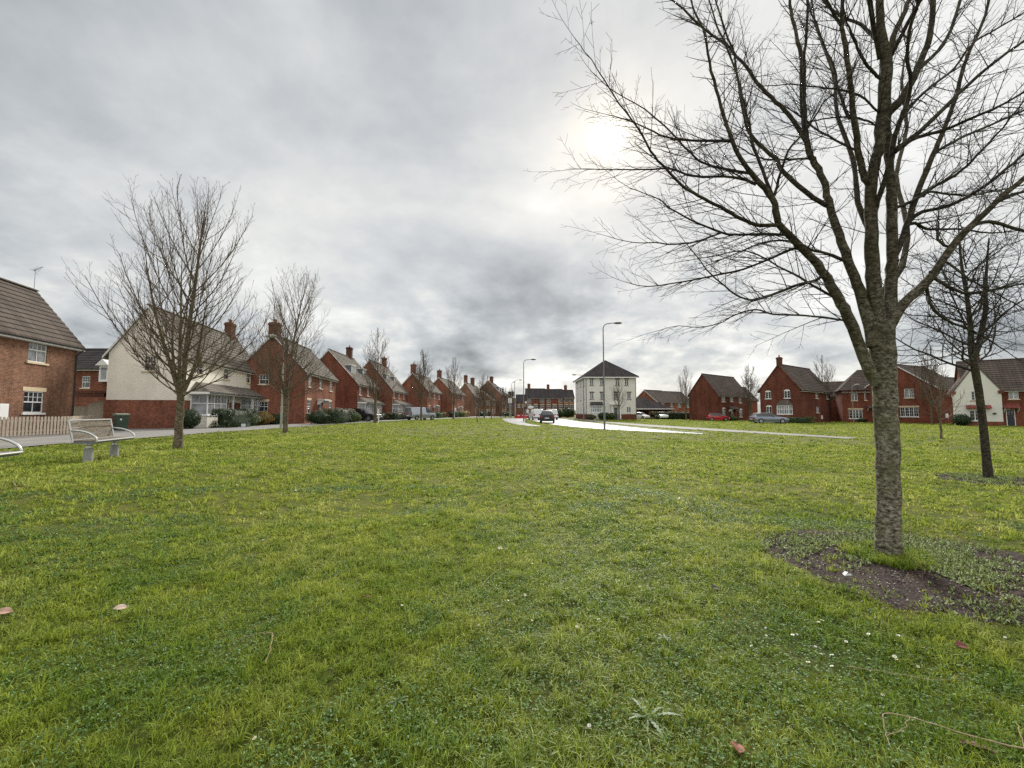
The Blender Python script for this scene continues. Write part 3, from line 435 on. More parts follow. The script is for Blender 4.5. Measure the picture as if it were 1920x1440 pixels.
def house(name, label, pos, yaw, L, W, H, rise, z0, wall='brick_red', roof='roof_grey', front=(), gable=(), cat='house', group=None, ov=.3,
          plinth=None, plinth_mat='brick_red', fascia='white_dull', chim=(), holes=(), gholes=(), vboards='white_dull', hip=None):
    root = empty(name, (pos[0], pos[1], z0), R(yaw), label=label, cat=cat, group=group)
    fo = [(w[0], w[1], w[2], w[3]) for w in front]; go = [(w[0], w[1], w[2], w[3]) for w in gable]
    mb = MB()
    wall_panel(mb, FRONT, 0, L, -.3, H - .02, fo + list(holes), plinth)
    wall_panel(mb, GABLE, 0, W, -.3, H - .02, go + list(gholes), plinth)
    wall_panel(mb, Plane((L, 0, 0), (0, 1, 0), (1, 0, 0)), 0, W, -.3, H - .02, [], plinth)
    wall_panel(mb, Plane((0, W, 0), (1, 0, 0), (0, 1, 0)), 0, L, -.3, H - .02, [], plinth)
    for x in ((0, L) if not hip else ()): mb.poly([(x, 0, H - .02), (x, W, H - .02), (x, W / 2, H + rise - .06)])
    # inside faces so that openings never look through the house
    mb.box(.13, L - .13, .13, W - .13, -.2, H - .2, 2)
    mb.build('wall', [M[wall], M[plinth_mat], M['black']], root)
    ro = gable_roof(root, L, W, H, rise, M[roof], ov) if not hip else hip_roof(root, L, W, H, rise, hip[0], hip[1], M[roof], ov, 12, 'X')
    if vboards and not hip:
        verge_boards(root, W, H, rise, vboards, ov)
    eaves(root, L, W, H, rise, ov, fascia)
    for c in chim: chimney(ro, *c)
    for P, ws in ((FRONT, front), (GABLE, gable)):
        for w in ws:
            kw = dict(w[5]) if len(w) > 5 else {}
            if w[4] == 'door': door(root, P, *w[:4], **kw)
            elif w[4] == 'none': pass
            else: window(root, P, *w[:4], style=w[4], **kw)
    return root, ro
def slope_slab(mb, prof, a, b, T): mb.prism(prof, a, b, T)
def lean_roof(root, P, a0, a1, zt, zb, proj, mat, hip=.6, name='porch_roof', trim='white'):
    """lean-to roof on a wall plane with hipped ends, tile courses, white fascia"""
    mb = MB(); n = 4
    v = [P.T(a0 + hip, .01, zt), P.T(a1 - hip, .01, zt), P.T(a1, proj, zb), P.T(a0, proj, zb), P.T(a0, .01, zb), P.T(a1, .01, zb)]
    for i in range(n):
        f0, f1 = i / n, (i + 1) / n
        def q(f, lift): return [P.T(a0 + hip * (1 - f), .01 + proj * f if False else .01 + (proj - .01) * f, zt + (zb - zt) * f + lift), P.T(a1 - hip * (1 - f), .01 + (proj - .01) * f, zt + (zb - zt) * f + lift)]
        t0, t1 = q(f0, .0), q(f1, .035); mb.poly([t0[0], t0[1], t1[1], t1[0]])
        if i < n - 1:
            t2 = q(f1, 0.0); mb.poly([t1[0], t1[1], t2[1], t2[0]])
    mb.poly([v[0], v[3], v[4]]); mb.poly([v[1], v[5], v[2]])
    mb.poly([v[3], v[2], v[5], v[4]])
    o = mb.build(name, mat, root)
    f = MB(); f.box(a0, a1, proj - .03, proj + .02, zb - .16, zb - .004, T=P.T); f.box(a0 - .02, a0 + .02, .02, proj - .03, zb - .16, zb - .004, T=P.T); f.box(a1 - .02, a1 + .02, .02, proj - .03, zb - .16, zb - .004, T=P.T)
    f.build('fascia', M[trim], o)
    f = MB(); f.box(a0 - .02, a1 + .02, proj + .022, proj + .1, zb - .10, zb - .02, T=P.T); f.build('gutter', M['black'], o)
    return o
def bay(root, P, a0, a1, z0, z1, proj, base='white', lights=3, roof=None, roof_rise=.6, splay=.45):
    """canted bay window: panel base, three glazed faces"""
    b = MB(); pts = [(a0, 0), (a0 + splay, proj), (a1 - splay, proj), (a1, 0)]
    b.prism([(p[0], p[1]) for p in pts], 0.0, z0 - .1, lambda u, v, w: P.T(u, v, w))
    bo = b.build('bay_window', M[base], root)
    s_ = MB(); s_.prism([(a0 - .04, 0), (a0 + splay - .03, proj + .05), (a1 - splay + .03, proj + .05), (a1 + .04, 0)], z0 - .098, z0 - .02, lambda u, v, w: P.T(u, v, w)); s_.build('sill', M['white'], bo)
    fr, pn = MB(), MB()
    for i in range(3):
        (ua, va), (ub, vb) = pts[i], pts[i + 1]
        d = math.hypot(ub - ua, vb - va); ux, uy = (ub - ua) / d, (vb - va) / d
        nx, ny = -uy, ux
        if ny < 0 or (i == 0): nx, ny = (-uy, ux)
        def TT(a, o, z, ua=ua, va=va, ux=ux, uy=uy, nx=nx, ny=ny): return P.T(ua + ux * a + nx * o, va + uy * a + ny * o, z)
        n = lights if i == 1 else 1
        fr.box(0, .07, -.06, 0, z0 - .02, z1, T=TT); fr.box(d - .07, d, -.06, 0, z0 - .02, z1, T=TT); fr.box(.07, d - .07, -.06, 0, z0 - .02, z0 + .06, T=TT); fr.box(.07, d - .07, -.06, 0, z1 - .07, z1, T=TT)
        zm = z0 + (z1 - z0) * .55; fr.box(.07, d - .07, -.055, .005, zm - .03, zm + .03, T=TT)
        for k in range(1, n): fr.box(d * k / n - .035, d * k / n + .035, -.057, .003, z0 + .06, z1 - .07, T=TT)
        for k in range(n):
            c = d * (k + .5) / n; fr.box(c - .011, c + .011, -.05, -.01, zm + .03, z1 - .07, T=TT)
        pn.poly([TT(.05, -.035, z0), TT(d - .05, -.035, z0), TT(d - .05, -.035, z1 - .03), TT(.05, -.035, z1 - .03)])
    fr.prism([(a0, 0), (a0 + splay, proj), (a1 - splay, proj), (a1, 0)], z1 + .001, z1 + .06, lambda u, v, w: P.T(u, v, w))
    fo = fr.build('frame', M['white'], bo); pn.build('pane', M['glass_blind'], bo)
    if roof:
        r = MB(); q = [(a0 - .12, -.0), (a0 + splay - .08, proj + .13), (a1 - splay + .08, proj + .13), (a1 + .12, 0)]; t = [(a0 + .55, 0), (a1 - .55, 0)]; zb = z1 + .062
        A = [P.T(u, max(v, .01), zb) for u, v in q]; Bp = [P.T(u, .01, zb + roof_rise) for u, v in t]
        r.poly([A[0], A[1], Bp[0]]); r.poly([A[1], A[2], Bp[1], Bp[0]]); r.poly([A[2], A[3], Bp[1]]); r.poly(A[::-1]); r.build('roof', M[roof], bo)
    return bo
def dormer(root, x0, x1, yf, zb, zt, depth, cheek='lead'):
    """flat-roofed dormer standing on the front slope: its face at Y=yf"""
    mb = MB(); mb.box(x0, x1, yf, yf + depth, zb, zt); do = mb.build('dormer', M[cheek], root)
    t = MB(); t.box(x0 - .12, x1 + .12, yf - .14, yf + depth, zt + .002, zt + .12); t.build('fascia', M['white_dull'], do)
    f = MB(); P = Plane((0, yf, 0), (1, 0, 0), (0, -1, 0))
    a0, a1 = x0 + .02, x1 - .02
    for q in ((a0, a0 + .16, zb, zt), (a1 - .16, a1, zb, zt), (a0 + .16, a1 - .16, zb, zb + .14), (a0 + .16, a1 - .16, zt - .12, zt)): f.box(q[0], q[1], .002, .05, q[2], q[3], T=P.T)
    am = (a0 + a1) / 2; f.box(am - .04, am + .04, .003, .045, zb + .14, zt - .12, T=P.T); f.build('frame', M['white_dull'], do)
    p = MB(); p.poly([P.T(a0 + .15, .012, zb + .13), P.T(a1 - .15, .012, zb + .13), P.T(a1 - .15, .012, zt - .11), P.T(a0 + .15, .012, zt - .11)]); p.build('pane', M['glass_blind'], do)
def canopy(root, P, a0, a1, z, proj=.8, rise=.45, mat='roof_dark', flat=False):
    mb = MB()
    if flat: mb.box(a0, a1, .005, proj, z, z + .14, T=P.T)
    else: mb.prism([(.005, z + rise), (proj, z + .05), (proj, z), (.005, z)], a0, a1, lambda u, v, w: P.T(w, u, v))
    o = mb.build('canopy', M['white_dull' if flat else mat], root)
    for a in (a0 + .08, a1 - .14):
        b = MB(); b.prism([(.01, z - .5), (.09, z - .5), (proj - .12, z - .08), (proj - .12, z - .005), (.01, z - .005)], a, a + .06, lambda u, v, w: P.T(w, u, v)); b.build('bracket', M['white'], o)
def meter(root, P, a0, a1, z0, z1):
    mb = MB(); mb.box(a0, a1, .004, .10, z0, z1, T=P.T); mb.box(a0 + .03, a1 - .03, .1, .115, z0 + .03, z1 - .03, T=P.T); mb.build('meter_box', M['white'], root)

ST = dict(lintel='stone'); GB = dict(glass='glass_blind'); SB = dict(lintel='stone', glass='glass_blind')
LH = 'houses along the left side of the green'; RH = 'houses along the right side of the green'
# left 1
r, ro = house('brick_house', 'orange-brown brick house behind the picket fence, tv aerial on its ridge', (-22.9, 12.4), 105, 13.9, 4.6, 5.4, 3.0, .4, 'brick_orange', 'roof_brown',
    front=[(10.35, 11.6, 3.82, 5.12, 'sash', dict(bars=3, glass='glass_blind')), (10.3, 11.6, 1.1, 2.25, 'sash', dict(bars=3, lintel='stone', sill='white')),
           (7.6, 8.45, 2.9, 4.0, 'sash', ST), (3.5, 4.8, 3.82, 5.12, 'sash', GB), (3.5, 4.8, 1.1, 2.25, 'sash', ST), (6.0, 6.95, 0, 2.15, 'door', dict(mat='door_white'))], group=LH, fascia='white')
meter(r, FRONT, 8.75, 9.3, .75, 1.55)
mb = MB(); z = 8.5
mb.tube([(13.85, 2.3, 8.3, .018), (13.85, 2.3, 9.75, .016)], 6); mb.tube([(13.2, 1.55, 9.72, .013), (14.0, 2.5, 9.66, .013)], 6)
for k in range(7):
    t = k / 6; x, y = 13.2 + .72 * t, 1.55 + .85 * t; h = .05 + .16 * t; mb.tube([(x + h * .76, y - h * .65, 9.72 - .05 * t, .008), (x - h * .76, y + h * .65, 9.72 - .05 * t, .008)], 5)
mb.tube([(13.9, 2.4, 9.66, .009), (14.05, 2.35, 9.95, .009)], 5); mb.tube([(13.9, 2.4, 9.66, .009), (13.95, 2.2, 9.42, .009)], 5)
mb.build('aerial', M['galv'], r)
# left 2: cream house
r, ro = house('rendered_house', 'cream rendered house on a red brick plinth with two bay windows', (-23.5, 30.3), 100.6, 13.6, 4.6, 5.4, 3.3, .4, 'render_cream', 'roof_grey',
    front=[(1.9, 2.85, 4.0, 5.0, 'sash', dict(bars=2)), (6.15, 7.1, 3.98, 5.0, 'sash', dict(bars=2)), (10.7, 11.6, 3.98, 4.95, 'sash', dict(bars=2)), (6.4, 7.4, 0.0, 2.35, 'door', dict(mat='door_red'))],
    gable=[(1.7, 2.45, 4.05, 5.1, 'sash', dict(bars=3))], plinth=2.0, group=LH, chim=((12.3, 2.3, 7.6, 10.0, 1.0, .6, 2),))
lean_roof(r, FRONT, .95, 13.75, 3.45, 2.65, 1.35, M['roof_grey'], .9)
bay(r, FRONT, 1.2, 5.2, .95, 2.5, .95, 'render_cream', 3); bay(r, FRONT, 9.6, 13.5, .95, 2.5, .95, 'brick_red', 3)
for a in (9.3, 5.5):
    mb = MB(); mb.box(a, a + .12, .98, 1.1, 0, 2.5, T=FRONT.T); mb.build('porch_post', M['white'], r)
mb = MB(); mb.tube([(7.95, -.12, 1.65, .05), (7.95, -.12, 1.72, .09), (7.95, -.12, 1.98, .09), (7.95, -.12, 2.08, .03)], 6); mb.build('wall_lantern', M['black'], r)
# left 3
r, ro = house('brick_house', 'red brick house with flat door canopy, between the cream house and the dormered houses', (-20.6, 42.4), 97.8, 11.2, 6.3, 5.4, 3.5, .4, 'brick_red', 'roof_grey',
    front=[(.95, 1.95, 3.75, 4.9, 'sash', SB), (4.6, 5.6, 3.78, 4.88, 'sash', SB), (8.5, 9.6, 3.7, 4.85, 'sash', SB), (.8, 1.9, 1.05, 2.4, 'sash', ST), (8.3, 9.4, 1.05, 2.4, 'sash', ST), (4.5, 5.5, 0, 2.3, 'door', dict(mat='door_white'))],
    gable=[(3.4, 4.3, 3.9, 4.85, 'sash'), (3.4, 4.4, 1.2, 2.2, 'sash', ST)], group=LH, chim=((.35, 3.15, 8.2, 10.1, .7, .95, 2),))
canopy(r, FRONT, 3.9, 6.1, 2.45, .8, flat=True)
# left 4 and 5 with dormers
for nm, pos, yaw, L, W, H, rise, z0, lab, cx in (('brick_house', (-21.7, 59.8), 92.9, 11.0, 8.1, 5.4, 4.6, .4, 'red brick house with grey dormers, beside the drive of the dark parked car', 8.6),
                             ('brick_house', (-20.3, 72.2), 92.1, 12.2, 7.8, 5.2, 4.85, .4, 'red brick house with grey dormers, behind the parked silver van', 9.4)):
    r, ro = house(nm, lab, pos, yaw, L, W, H, rise, z0, 'brick_deep' if cx < 9 else 'brick_red', 'roof_grey',
        front=[(.9, 1.9, 3.65, 5.1, 'sash', GB), (4.8, 5.8, 3.65, 5.1, 'sash', GB), (8.7, 9.7, 3.65, 5.1, 'sash', GB), (5.2, 6.2, 0, 2.2, 'door', dict(mat='door_red'))], group=LH, chim=((cx, W / 2, H + rise - .6, H + rise + 1.6, .8, .8, 1),))
    lean_roof(r, FRONT, .1, L - .2, 3.3, 2.6, 1.3, M['roof_grey'], .9)
    bay(r, FRONT, .3, 4.3, .9, 2.45, .95, 'white', 3); bay(r, FRONT, L - 4.2, L - .5, .9, 2.45, .95, 'white', 3)
    for a in (1.2, 6.6): dormer(r, a, a + 1.7, 1.3, H + .75, H + 2.5, 2.3)
# left 6, 7
for pos, yaw, L, W, H, rise, lab in (((-17.2, 86.4), 88.2, 14.5, 6.0, 6.0, 3.4, 'plain red brick house with a front chimney, just past the parked silver van'),
                                     ((-14.6, 103.6), 86.4, 18, 6.5, 6.4, 3.5, 'red brick house with pale stone window heads, behind the bare tree past the silver van')):
    f = []
    for k, a in enumerate((.12, .45, .78)):
        f.append((L * a, L * a + 1.5, H - 1.7, H - .35, 'sash', SB)); f.append((L * a, L * a + 1.5, .9, 2.6, 'sash', SB) if k != 1 else (L * a, L * a + 1.4, 0, 2.5, 'door', dict(mat='door_white')))
    r, ro = house('brick_house', lab, pos, yaw, L, W, H, rise, .3, 'brick_red', 'roof_grey', front=f, group=LH, chim=((.5, W / 2, H + rise - .6, H + rise + 1.7, .8, 1.0, 1),))
    canopy(r, FRONT, L * .45 - .6, L * .45 + 2, 2.75, .8, flat=True)
# left 8: terrace of two, tan brick
r, ro = house('terraced_house', 'tan brick terrace with two chimneys, behind the thin leaning sapling', (-11.1, 128.7), 85.7, 24, 6.1, 6.2, 4.3, .3, 'brick_tan', 'roof_grey',
    front=[(a, a + 1.6, z, z + 1.6, 'sash', SB) for a in (2, 8, 14, 20) for z in (.9, 4.0)], gable=[(3.2, 4.4, 4, 5.4, 'sash', ST)], group=LH, chim=((.6, 3.05, 9.9, 12.6, 1, 1, 1), (13, 3.05, 9.9, 12.8, 1.2, 1.2, 1)))
# left 9: lower tan front, left 10: tall dormered block
r, ro = house('brick_cottage', 'low tan brick cottage in front of the tall dormered block', (-6.6, 141), 85, 11, 7.0, 5.6, 3.0, .3, 'brick_tan', 'roof_umber',
    front=[(a, a + 1.3, z, z + 1.5, 'sash', SB) for a in (1.5, 6.5) for z in (.9, 3.6)], gable=[(a, a + 1.0, z, z + 1.2, 'sash', SB) for a in (.8, 3.2, 5.2) for z in (1.0, 3.8)], group=LH)
r, ro = house('apartment_block', 'tall dark brown gabled block with three dormers and a tall chimney', (-3.5, 153.2), 85, 24, 10.3, 7.9, 5.2, .1, 'brick_tan', 'roof_umber',
    front=[(a, a + 1.6, z, z + 1.7, 'sash', SB) for a in (2, 8, 14, 20) for z in (.9, 3.4, 5.9)], group=LH, chim=((9, 5.15, 12, 15.2, 1.3, 1.3, 1),))
for a in (3, 10, 17): dormer(r, a, a + 2.6, 1.6, 8.6, 10.9, 2.6, 'lead')
r, ro = house('apartment_block', 'brown brick block with many small white windows, behind the signposts', (1.0, 178), 86, 26, 12, 7.6, 3.2, .1, 'brick_tan', 'roof_dark',
    front=[(a, a + 1.6, z, z + 1.6, 'sash', SB) for a in (2, 7, 12, 17, 22) for z in (.9, 3.3, 5.8)], gable=[(a, a + 1.3, z, z + 1.5, 'sash', SB) for a in (1, 4, 7, 10) for z in (.9, 3.3, 5.8)], group=LH)
dormer(r, 4, 7, .5, 8.4, 10.4, 2.5, 'door_dark')
house('brick_house', 'small far brick house closing the gap between the dormered blocks and the far terrace', (1.6, 166), 0, 3.9, 8, 5.8, 2.8, .1, 'brick_tan', 'roof_dark', front=[(.6, 1.6, 3.4, 4.7, 'sash', SB), (2.3, 3.3, 3.4, 4.7, 'sash', SB)], group=LH)
# terrace closing the view
TG = 'terrace closing the far end of the road'
for i, (x0, x1, wm, zr, lab) in enumerate(((4.9, 11.8, 'brick_dark', 10.1, 'dark brown brick three-storey terrace house at the far end of the road'),
                             (11.83, 18.1, 'brick_deep', 9.9, 'deep red brick terrace house, middle one of the far three-storey row'),
                             (18.13, 21.9, 'brick_red', 9.6, 'red brick terrace house beside the white block, narrowest of the far row'))):
    L = x1 - x0; H = 6.75; fr = []
    nw = 3 if L > 5 else 2
    for k in range(nw):
        a = L * (k + .5) / nw - .65
        for j, z in enumerate((.55, 2.85, 5.15)):
            if j == 2 and k == 1 and nw == 3: continue
            fr.append((a, a + 1.3, z, z + 1.45, 'sash', dict(bars=2, lintel='stone')))
    r, ro = house('terraced_house', lab, (x0, 150), 0, L, 8, H, zr - H, .1, wm, 'roof_dark', front=fr, group=TG, chim=((1.2, 4, zr - .8, zr + 1.7, 1.0, .9, 1),), vboards=None)
# right-hand houses
r, ro = house('brick_house', 'red brick house behind the hedge and the red hatchback', (39.0, 81.0), 38.7, 13.4, 5.7, 5.2, 3.9, 0, 'brick_deep', 'roof_umber',
    front=[(1.7, 3.2, 3.6, 4.85, 'case2'), (5.2, 6.6, 3.7, 4.75, 'case2'), (9.0, 10.5, 3.5, 4.8, 'case2'), (1.7, 3.1, .9, 2.3, 'case2', dict(lintel='arch')), (9.0, 10.5, .65, 2.15, 'case2', dict(lintel='arch')), (5.3, 6.5, 0, 2.1, 'door', {})], group=RH, vboards='brick_deep')
canopy(r, FRONT, 4.4, 7.6, 2.2, .9, .6, 'roof_umber')
mb = MB(); gable_roof(r, 12, 5.2, 4.6, 2.9, M['roof_umber'], x0=13.6, y0=3.0, name='rear_roof'); mb.box(13.6, 25.6, 3.0, 8.2, 0, 4.6); mb.build('rear_wall', M['brick_deep'], r)
r, ro = house('brick_house', 'tall gabled brick house with arched windows, behind the grey estate car', (42.6, 63.0), 36.9, 12.5, 5.6, 5.2, 3.75, 0, 'brick_deep', 'roof_umber',
    front=[(5.9, 7.1, 3.75, 4.8, 'case2'), (10.7, 11.8, 3.75, 4.85, 'case2'), (6.0, 7.2, 1.5, 2.45, 'case2')],
    gable=[(4.0, 4.8, 3.7, 4.75, 'case2', dict(lintel='arch', sill='white')), (1.35, 2.15, 3.72, 4.8, 'case2', dict(lintel='arch', sill='white')), (3.95, 4.75, 1.25, 2.45, 'case2', dict(lintel='arch', sill='white'))],
    group=RH, chim=((.45, 2.8, 8.5, 10.05, .7, .6, 1),), vboards='brick_deep')
bay(r, GABLE, 1.1, 3.3, 1.3, 2.6, .55, 'brick_deep', 5, 'roof_umber', .8, .3); meter(r, FRONT, 7.9, 8.4, .5, 1.1)
mb = MB(); gable_roof(r, 9, 5.2, 4.4, 2.6, M['roof_umber'], x0=12.7, y0=2.5, name='rear_roof'); mb.box(12.7, 21.7, 2.5, 7.7, 0, 4.4); mb.build('rear_wall', M['brick_deep'], r)
r, ro = house('brick_house', 'wide hip-roofed red brick house partly behind the thick tree trunk', (52.6, 68), -30, 8.0, 6.4, 5.1, 3.3, 0, 'brick_deep', 'roof_umber',
    front=[(1.15, 1.95, 3.4, 4.75, 'case2'), (2.8, 3.55, 3.45, 4.85, 'case2'), (.78, 2.45, .6, 2.0, 'case4', dict(sill='white', lintel='stone')), (3.5, 4.4, 0, 2.1, 'door', {})], group=RH, vboards=None, hip=(2.6, 2.6))
canopy(r, FRONT, 3.0, 4.7, 2.2, .9, .5, 'roof_umber'); gable_roof(r, 9, 5.5, 4.6, 2.5, M['roof_umber'], x0=-6, y0=9, name='rear_roof'); mb = MB(); mb.box(-6, 3, 9.02, 14.5, 0, 4.6); mb.build('rear_wall', M['brick_deep'], r)
r, ro = house('brick_house', 'red brick gabled house between the two nearest tree trunks', (58.7, 58.8), 24, 8.2, 9.0, 5.1, 3.5, 0, 'brick_deep', 'roof_umber',
    front=[(3.8, 5.2, 3.75, 4.65, 'case2')],
    gable=[(2.6, 3.7, 3.65, 5.0, 'case2', GB), (2.2, 4.3, .95, 2.3, 'case4', dict(sill='white', lintel='stone'))], group=RH, vboards='brick_umber' if False else 'white_dull')
meter(r, FRONT, 1.6, 2.3, .75, 1.4)
mb = MB(); gable_roof(r, 8, 5, 4.7, 2.4, M['roof_umber'], x0=8.4, y0=1.5, name='rear_roof'); mb.box(8.4, 16.4, 1.5, 6.5, 0, 4.7); mb.build('rear_wall', M['brick_deep'], r)
# far right, white cross-gabled house, turned to face the green
r, ro = house('rendered_house', 'white gabled house with brick wing, red window hood and navy front door', (53.8, 50.6), -38, 12, 6.0, 4.4, 3.4, 0, 'brick_deep', 'roof_umber',
    front=[(3.4, 4.15, 3.05, 4.15, 'case2', GB), (3.1, 3.8, 0, 1.95, 'door', {}), (7, 8.2, 3.05, 4.15, 'case3'), (7, 8.4, .8, 2.0, 'case3')], group=RH, chim=((1.5, 3.0, 7.4, 8.7, .7, .6, 1),), vboards='roof_umber')
mb = MB(); PG = Plane((0, -.6, 0), (1, 0, 0), (0, -1, 0)); wall_panel(mb, PG, -1.05, 2.75, -.3, 4.1, [(.36, 1.25, 2.95, 4.0), (.13, 1.4, .6, 1.8)], .5)
mb.poly([(-1.05, -.6, 4.1), (2.75, -.6, 4.1), (.85, -.6, 7.2)])
for x in (-1.05, 2.75): mb.poly([(x, -.6, -.3), (x, .3, -.3), (x, .3, 4.1), (x, -.6, 4.1)])
mb.box(-.95, 2.65, -.45, -.02, -.2, 4.0, 2)
mb.build('gable_wall', [M['render_white'], M['brick_deep'], M['black']], r)
gable_roof(r, 3.6, 3.8, 4.1, 3.14, M['roof_umber'], ov=.18, vg=.06, y0=-.6, x0=-1.05, name='gable_roof', axis='Y')
window(r, PG, .36, 1.25, 2.95, 4.0, 'case3', sill='terracotta'); window(r, PG, .13, 1.4, .6, 1.8, 'case3', sill='white')
mb = MB(); mb.prism([(.005, 2.4), (.5, 2.05), (.5, 1.98), (.005, 1.98)], -.1, 1.85, lambda u, v, w: PG.T(w, u, v)); mb.build('window_hood', M['roof_red'], r)
canopy(r, FRONT, 2.82, 4.1, 2.0, .8, .55, 'roof_red')
for a in (-1.35, 2.5):
    mb = MB(); mb.box(a, a + .45, -.15, .12, 3.7, 4.05, T=PG.T); mb.build('corbel', M['brick_deep'], r)
mb = MB(); mb.tube([(2.1, -.72, 1.3, .02), (2.1, -.72, 1.37, .14), (2.1, -.72, 1.5, .15)], 8); mb.build('hanging_basket', M['black'], r)
# white three-storey block
def white_block():
    r = empty('apartment_block', (13.85, 80, .25), 0, label='white three-storey block with hipped dark roof, behind the tall street lamp', cat='apartment block')
    L, D, H = 9.45, 13.0, 8.0; mb = MB()
    ops = []
    cols = (.78, 2.7, 5.6, 7.35)
    for a in cols: ops.append((a, a + .7, 6.4, 7.5))
    for a in (.78, 2.7, 5.3, 7.75): ops.append((a, a + .7, 3.8, 5.0))
    low = [(7.6, 8.4, 1.25, 2.35), (5.2, 6.0, .0, 2.3)]
    wall_panel(mb, FRONT, 0, L, -.4, H, ops + low, 1.0)
    sd = [(a, a + .8, z, z + 1.15) for a in (1.5, 5.5, 9.5) for z in (1.2, 3.8, 6.4)]
    wall_panel(mb, GABLE, 0, D, -.4, H, sd, 1.0)
    wall_panel(mb, Plane((L, 0, 0), (0, 1, 0), (1, 0, 0)), 0, D, -.4, H, [], 1.0); wall_panel(mb, Plane((0, D, 0), (1, 0, 0), (0, 1, 0)), 0, L, -.4, H, [], 1.0)
    mb.box(.13, L - .13, .13, D - .13, -.2, H - .1, 2)
    mb.build('wall', [M['render_white'], M['brick_deep'], M['black']], r)
    o = .45; z0 = H - .02
    hip_roof(r, L, D, H, 3.6, 4.4, 4.4, M['roof_dark'])
    for q in ((-o - .02, L + o + .02, -o - .03, -o - .002), (-o - .03, -o - .002, -o - .002, D + o)):
        f = MB(); f.box(*q, z0 - .22, z0 - .02); f.build('fascia', M['white_dull'], r)
    for a in (.05, L - .1):
        m = MB(); m.box(a, a + .06, .02, .08, -.1, H - .2, T=FRONT.T); m.build('drainpipe', M['black'], r)
    for (a0, a1, q0, q1) in ops: window(r, FRONT, a0, a1, q0, q1, 'case2', sill='brick_dark', lintel='brick_dark')
    window(r, FRONT, *low[0], 'case2', sill='white'); door(r, FRONT, *low[1], 'door_dark')
    for (a0, a1, q0, q1) in sd: window(r, GABLE, a0, a1, q0, q1, 'case2', sill='brick_dark')
    bay(r, FRONT, .95, 2.95, 1.35, 2.6, .4, 'render_white', 4, None, .5, .15)
    m = MB(); m.prism([(.005, 3.3), (.65, 2.75), (.65, 2.68), (.005, 2.68)], .8, 3.1, lambda u, v, w: FRONT.T(w, u, v)); m.build('window_hood', M['roof_dark'], r)
    m = MB(); m.box(4.5, 6.6, .005, .7, 2.75, 2.95, T=FRONT.T); m.box(4.7, 5.0, .005, .3, 0, 2.75, T=FRONT.T); m.box(6.2, 6.5, .005, .3, 0, 2.75, T=FRONT.T); m.build('door_surround', M['white'], r)
white_block()
# carport and the houses behind it
r = empty('carport', (29.0, 98, 0), 0, label='open brick carport with a dark pitched roof, beside the white block', cat='carport')
mb = MB(); mb.box(-4, 7.6, 5.0, 5.3, 0, 2.6); 
for a in (-.2, 2.4, 7.2): mb.box(a, a + .35, 0, .35, 0, 2.3)
mb.box(7.25, 7.55, .35, 5, 0, 2.3); mb.build('brick_pier', M['brick_deep'], r)
mb = MB(); A = [(-4.2, -.5, 2.5), (8.0, -.5, 2.5), (8.0, 6, 2.5), (-4.2, 6, 2.5)]; B = [(-.5, 2.7, 5.1), (2.0, 2.7, 5.1)]
mb.poly([A[0], A[1], B[1], B[0]]); mb.poly([A[1], A[2], B[1]]); mb.poly([A[2], A[3], B[0], B[1]]); mb.poly([A[3], A[0], B[0]]); mb.poly(A); mb.build('roof', M['roof_dark'], r)
mb = MB(); mb.box(-4.2, 8.0, -.53, -.505, 2.28, 2.5); mb.build('fascia', M['white_dull'], r)
for pos, yaw, L, lab in (((37.6, 111), 36, 7.5, 'distant red brick house with its gable showing over the carport roof'), ((44.6, 118), 34, 9, 'distant brown-roofed house, right of the one above the carport'), ((21.5, 118), 10, 9, 'distant brown-roofed house peeping out behind the white block')):
    house('brick_house', lab, pos, yaw, L, 7.5, 4.6, 3.0, 0, 'brick_red', 'roof_brown', front=[(2, 3.4, 3.1, 4.3, 'case2'), (6, 7.4, 3.1, 4.3, 'case2')], group='houses behind the carport')
# wing behind left houses
r, ro = house('brick_house', 'dark-roofed house with one small white dormer, set back behind the gateway', (-46, 36), 0, 16.5, 6.0, 5.0, 1.9, .4, 'brick_red', 'roof_dark',
    front=[(9.6, 10.3, 3.2, 4.2, 'sash')], group=LH)
mb = MB(); mb.box(11.4, 12.15, -.4, 1.2, 3.7, 5.1); do = mb.build('dormer', M['white'], r)
mb = MB(); mb.prism([(11.2, 5.05), (12.35, 5.05), (11.78, 5.6)], -.6, 1.6, lambda u, v, w: (u, w, v)); mb.build('roof', M['white_dull'], do)
mb = MB(); mb.box(11.55, 12.02, -.42, -.405, 3.9, 4.9); mb.build('pane', M['glass_blind'], do)
# brick gateway/carport
r = empty('brick_gateway', (-31.5, 29.6, .4), 0, label='red brick gateway with a square pier, left of the cream house', cat='gateway')
mb = MB(); mb.box(3.2, 3.65, 0, .45, 0, 2.45); mb.build('pier', M['brick_red'], r)
mb = MB(); mb.box(-1.5, 3.7, -.02, .5, 2.452, 2.62); mb.box(-1.5, 3.68, .0, .42, 2.2, 2.448); mb.build('beam', M['brick_dark'], r)
mb = MB(); mb.box(-1.5, 3.6, 4.6, 4.85, 0, 2.6); mb.build('rear_wall', M['brick_deep'], r)
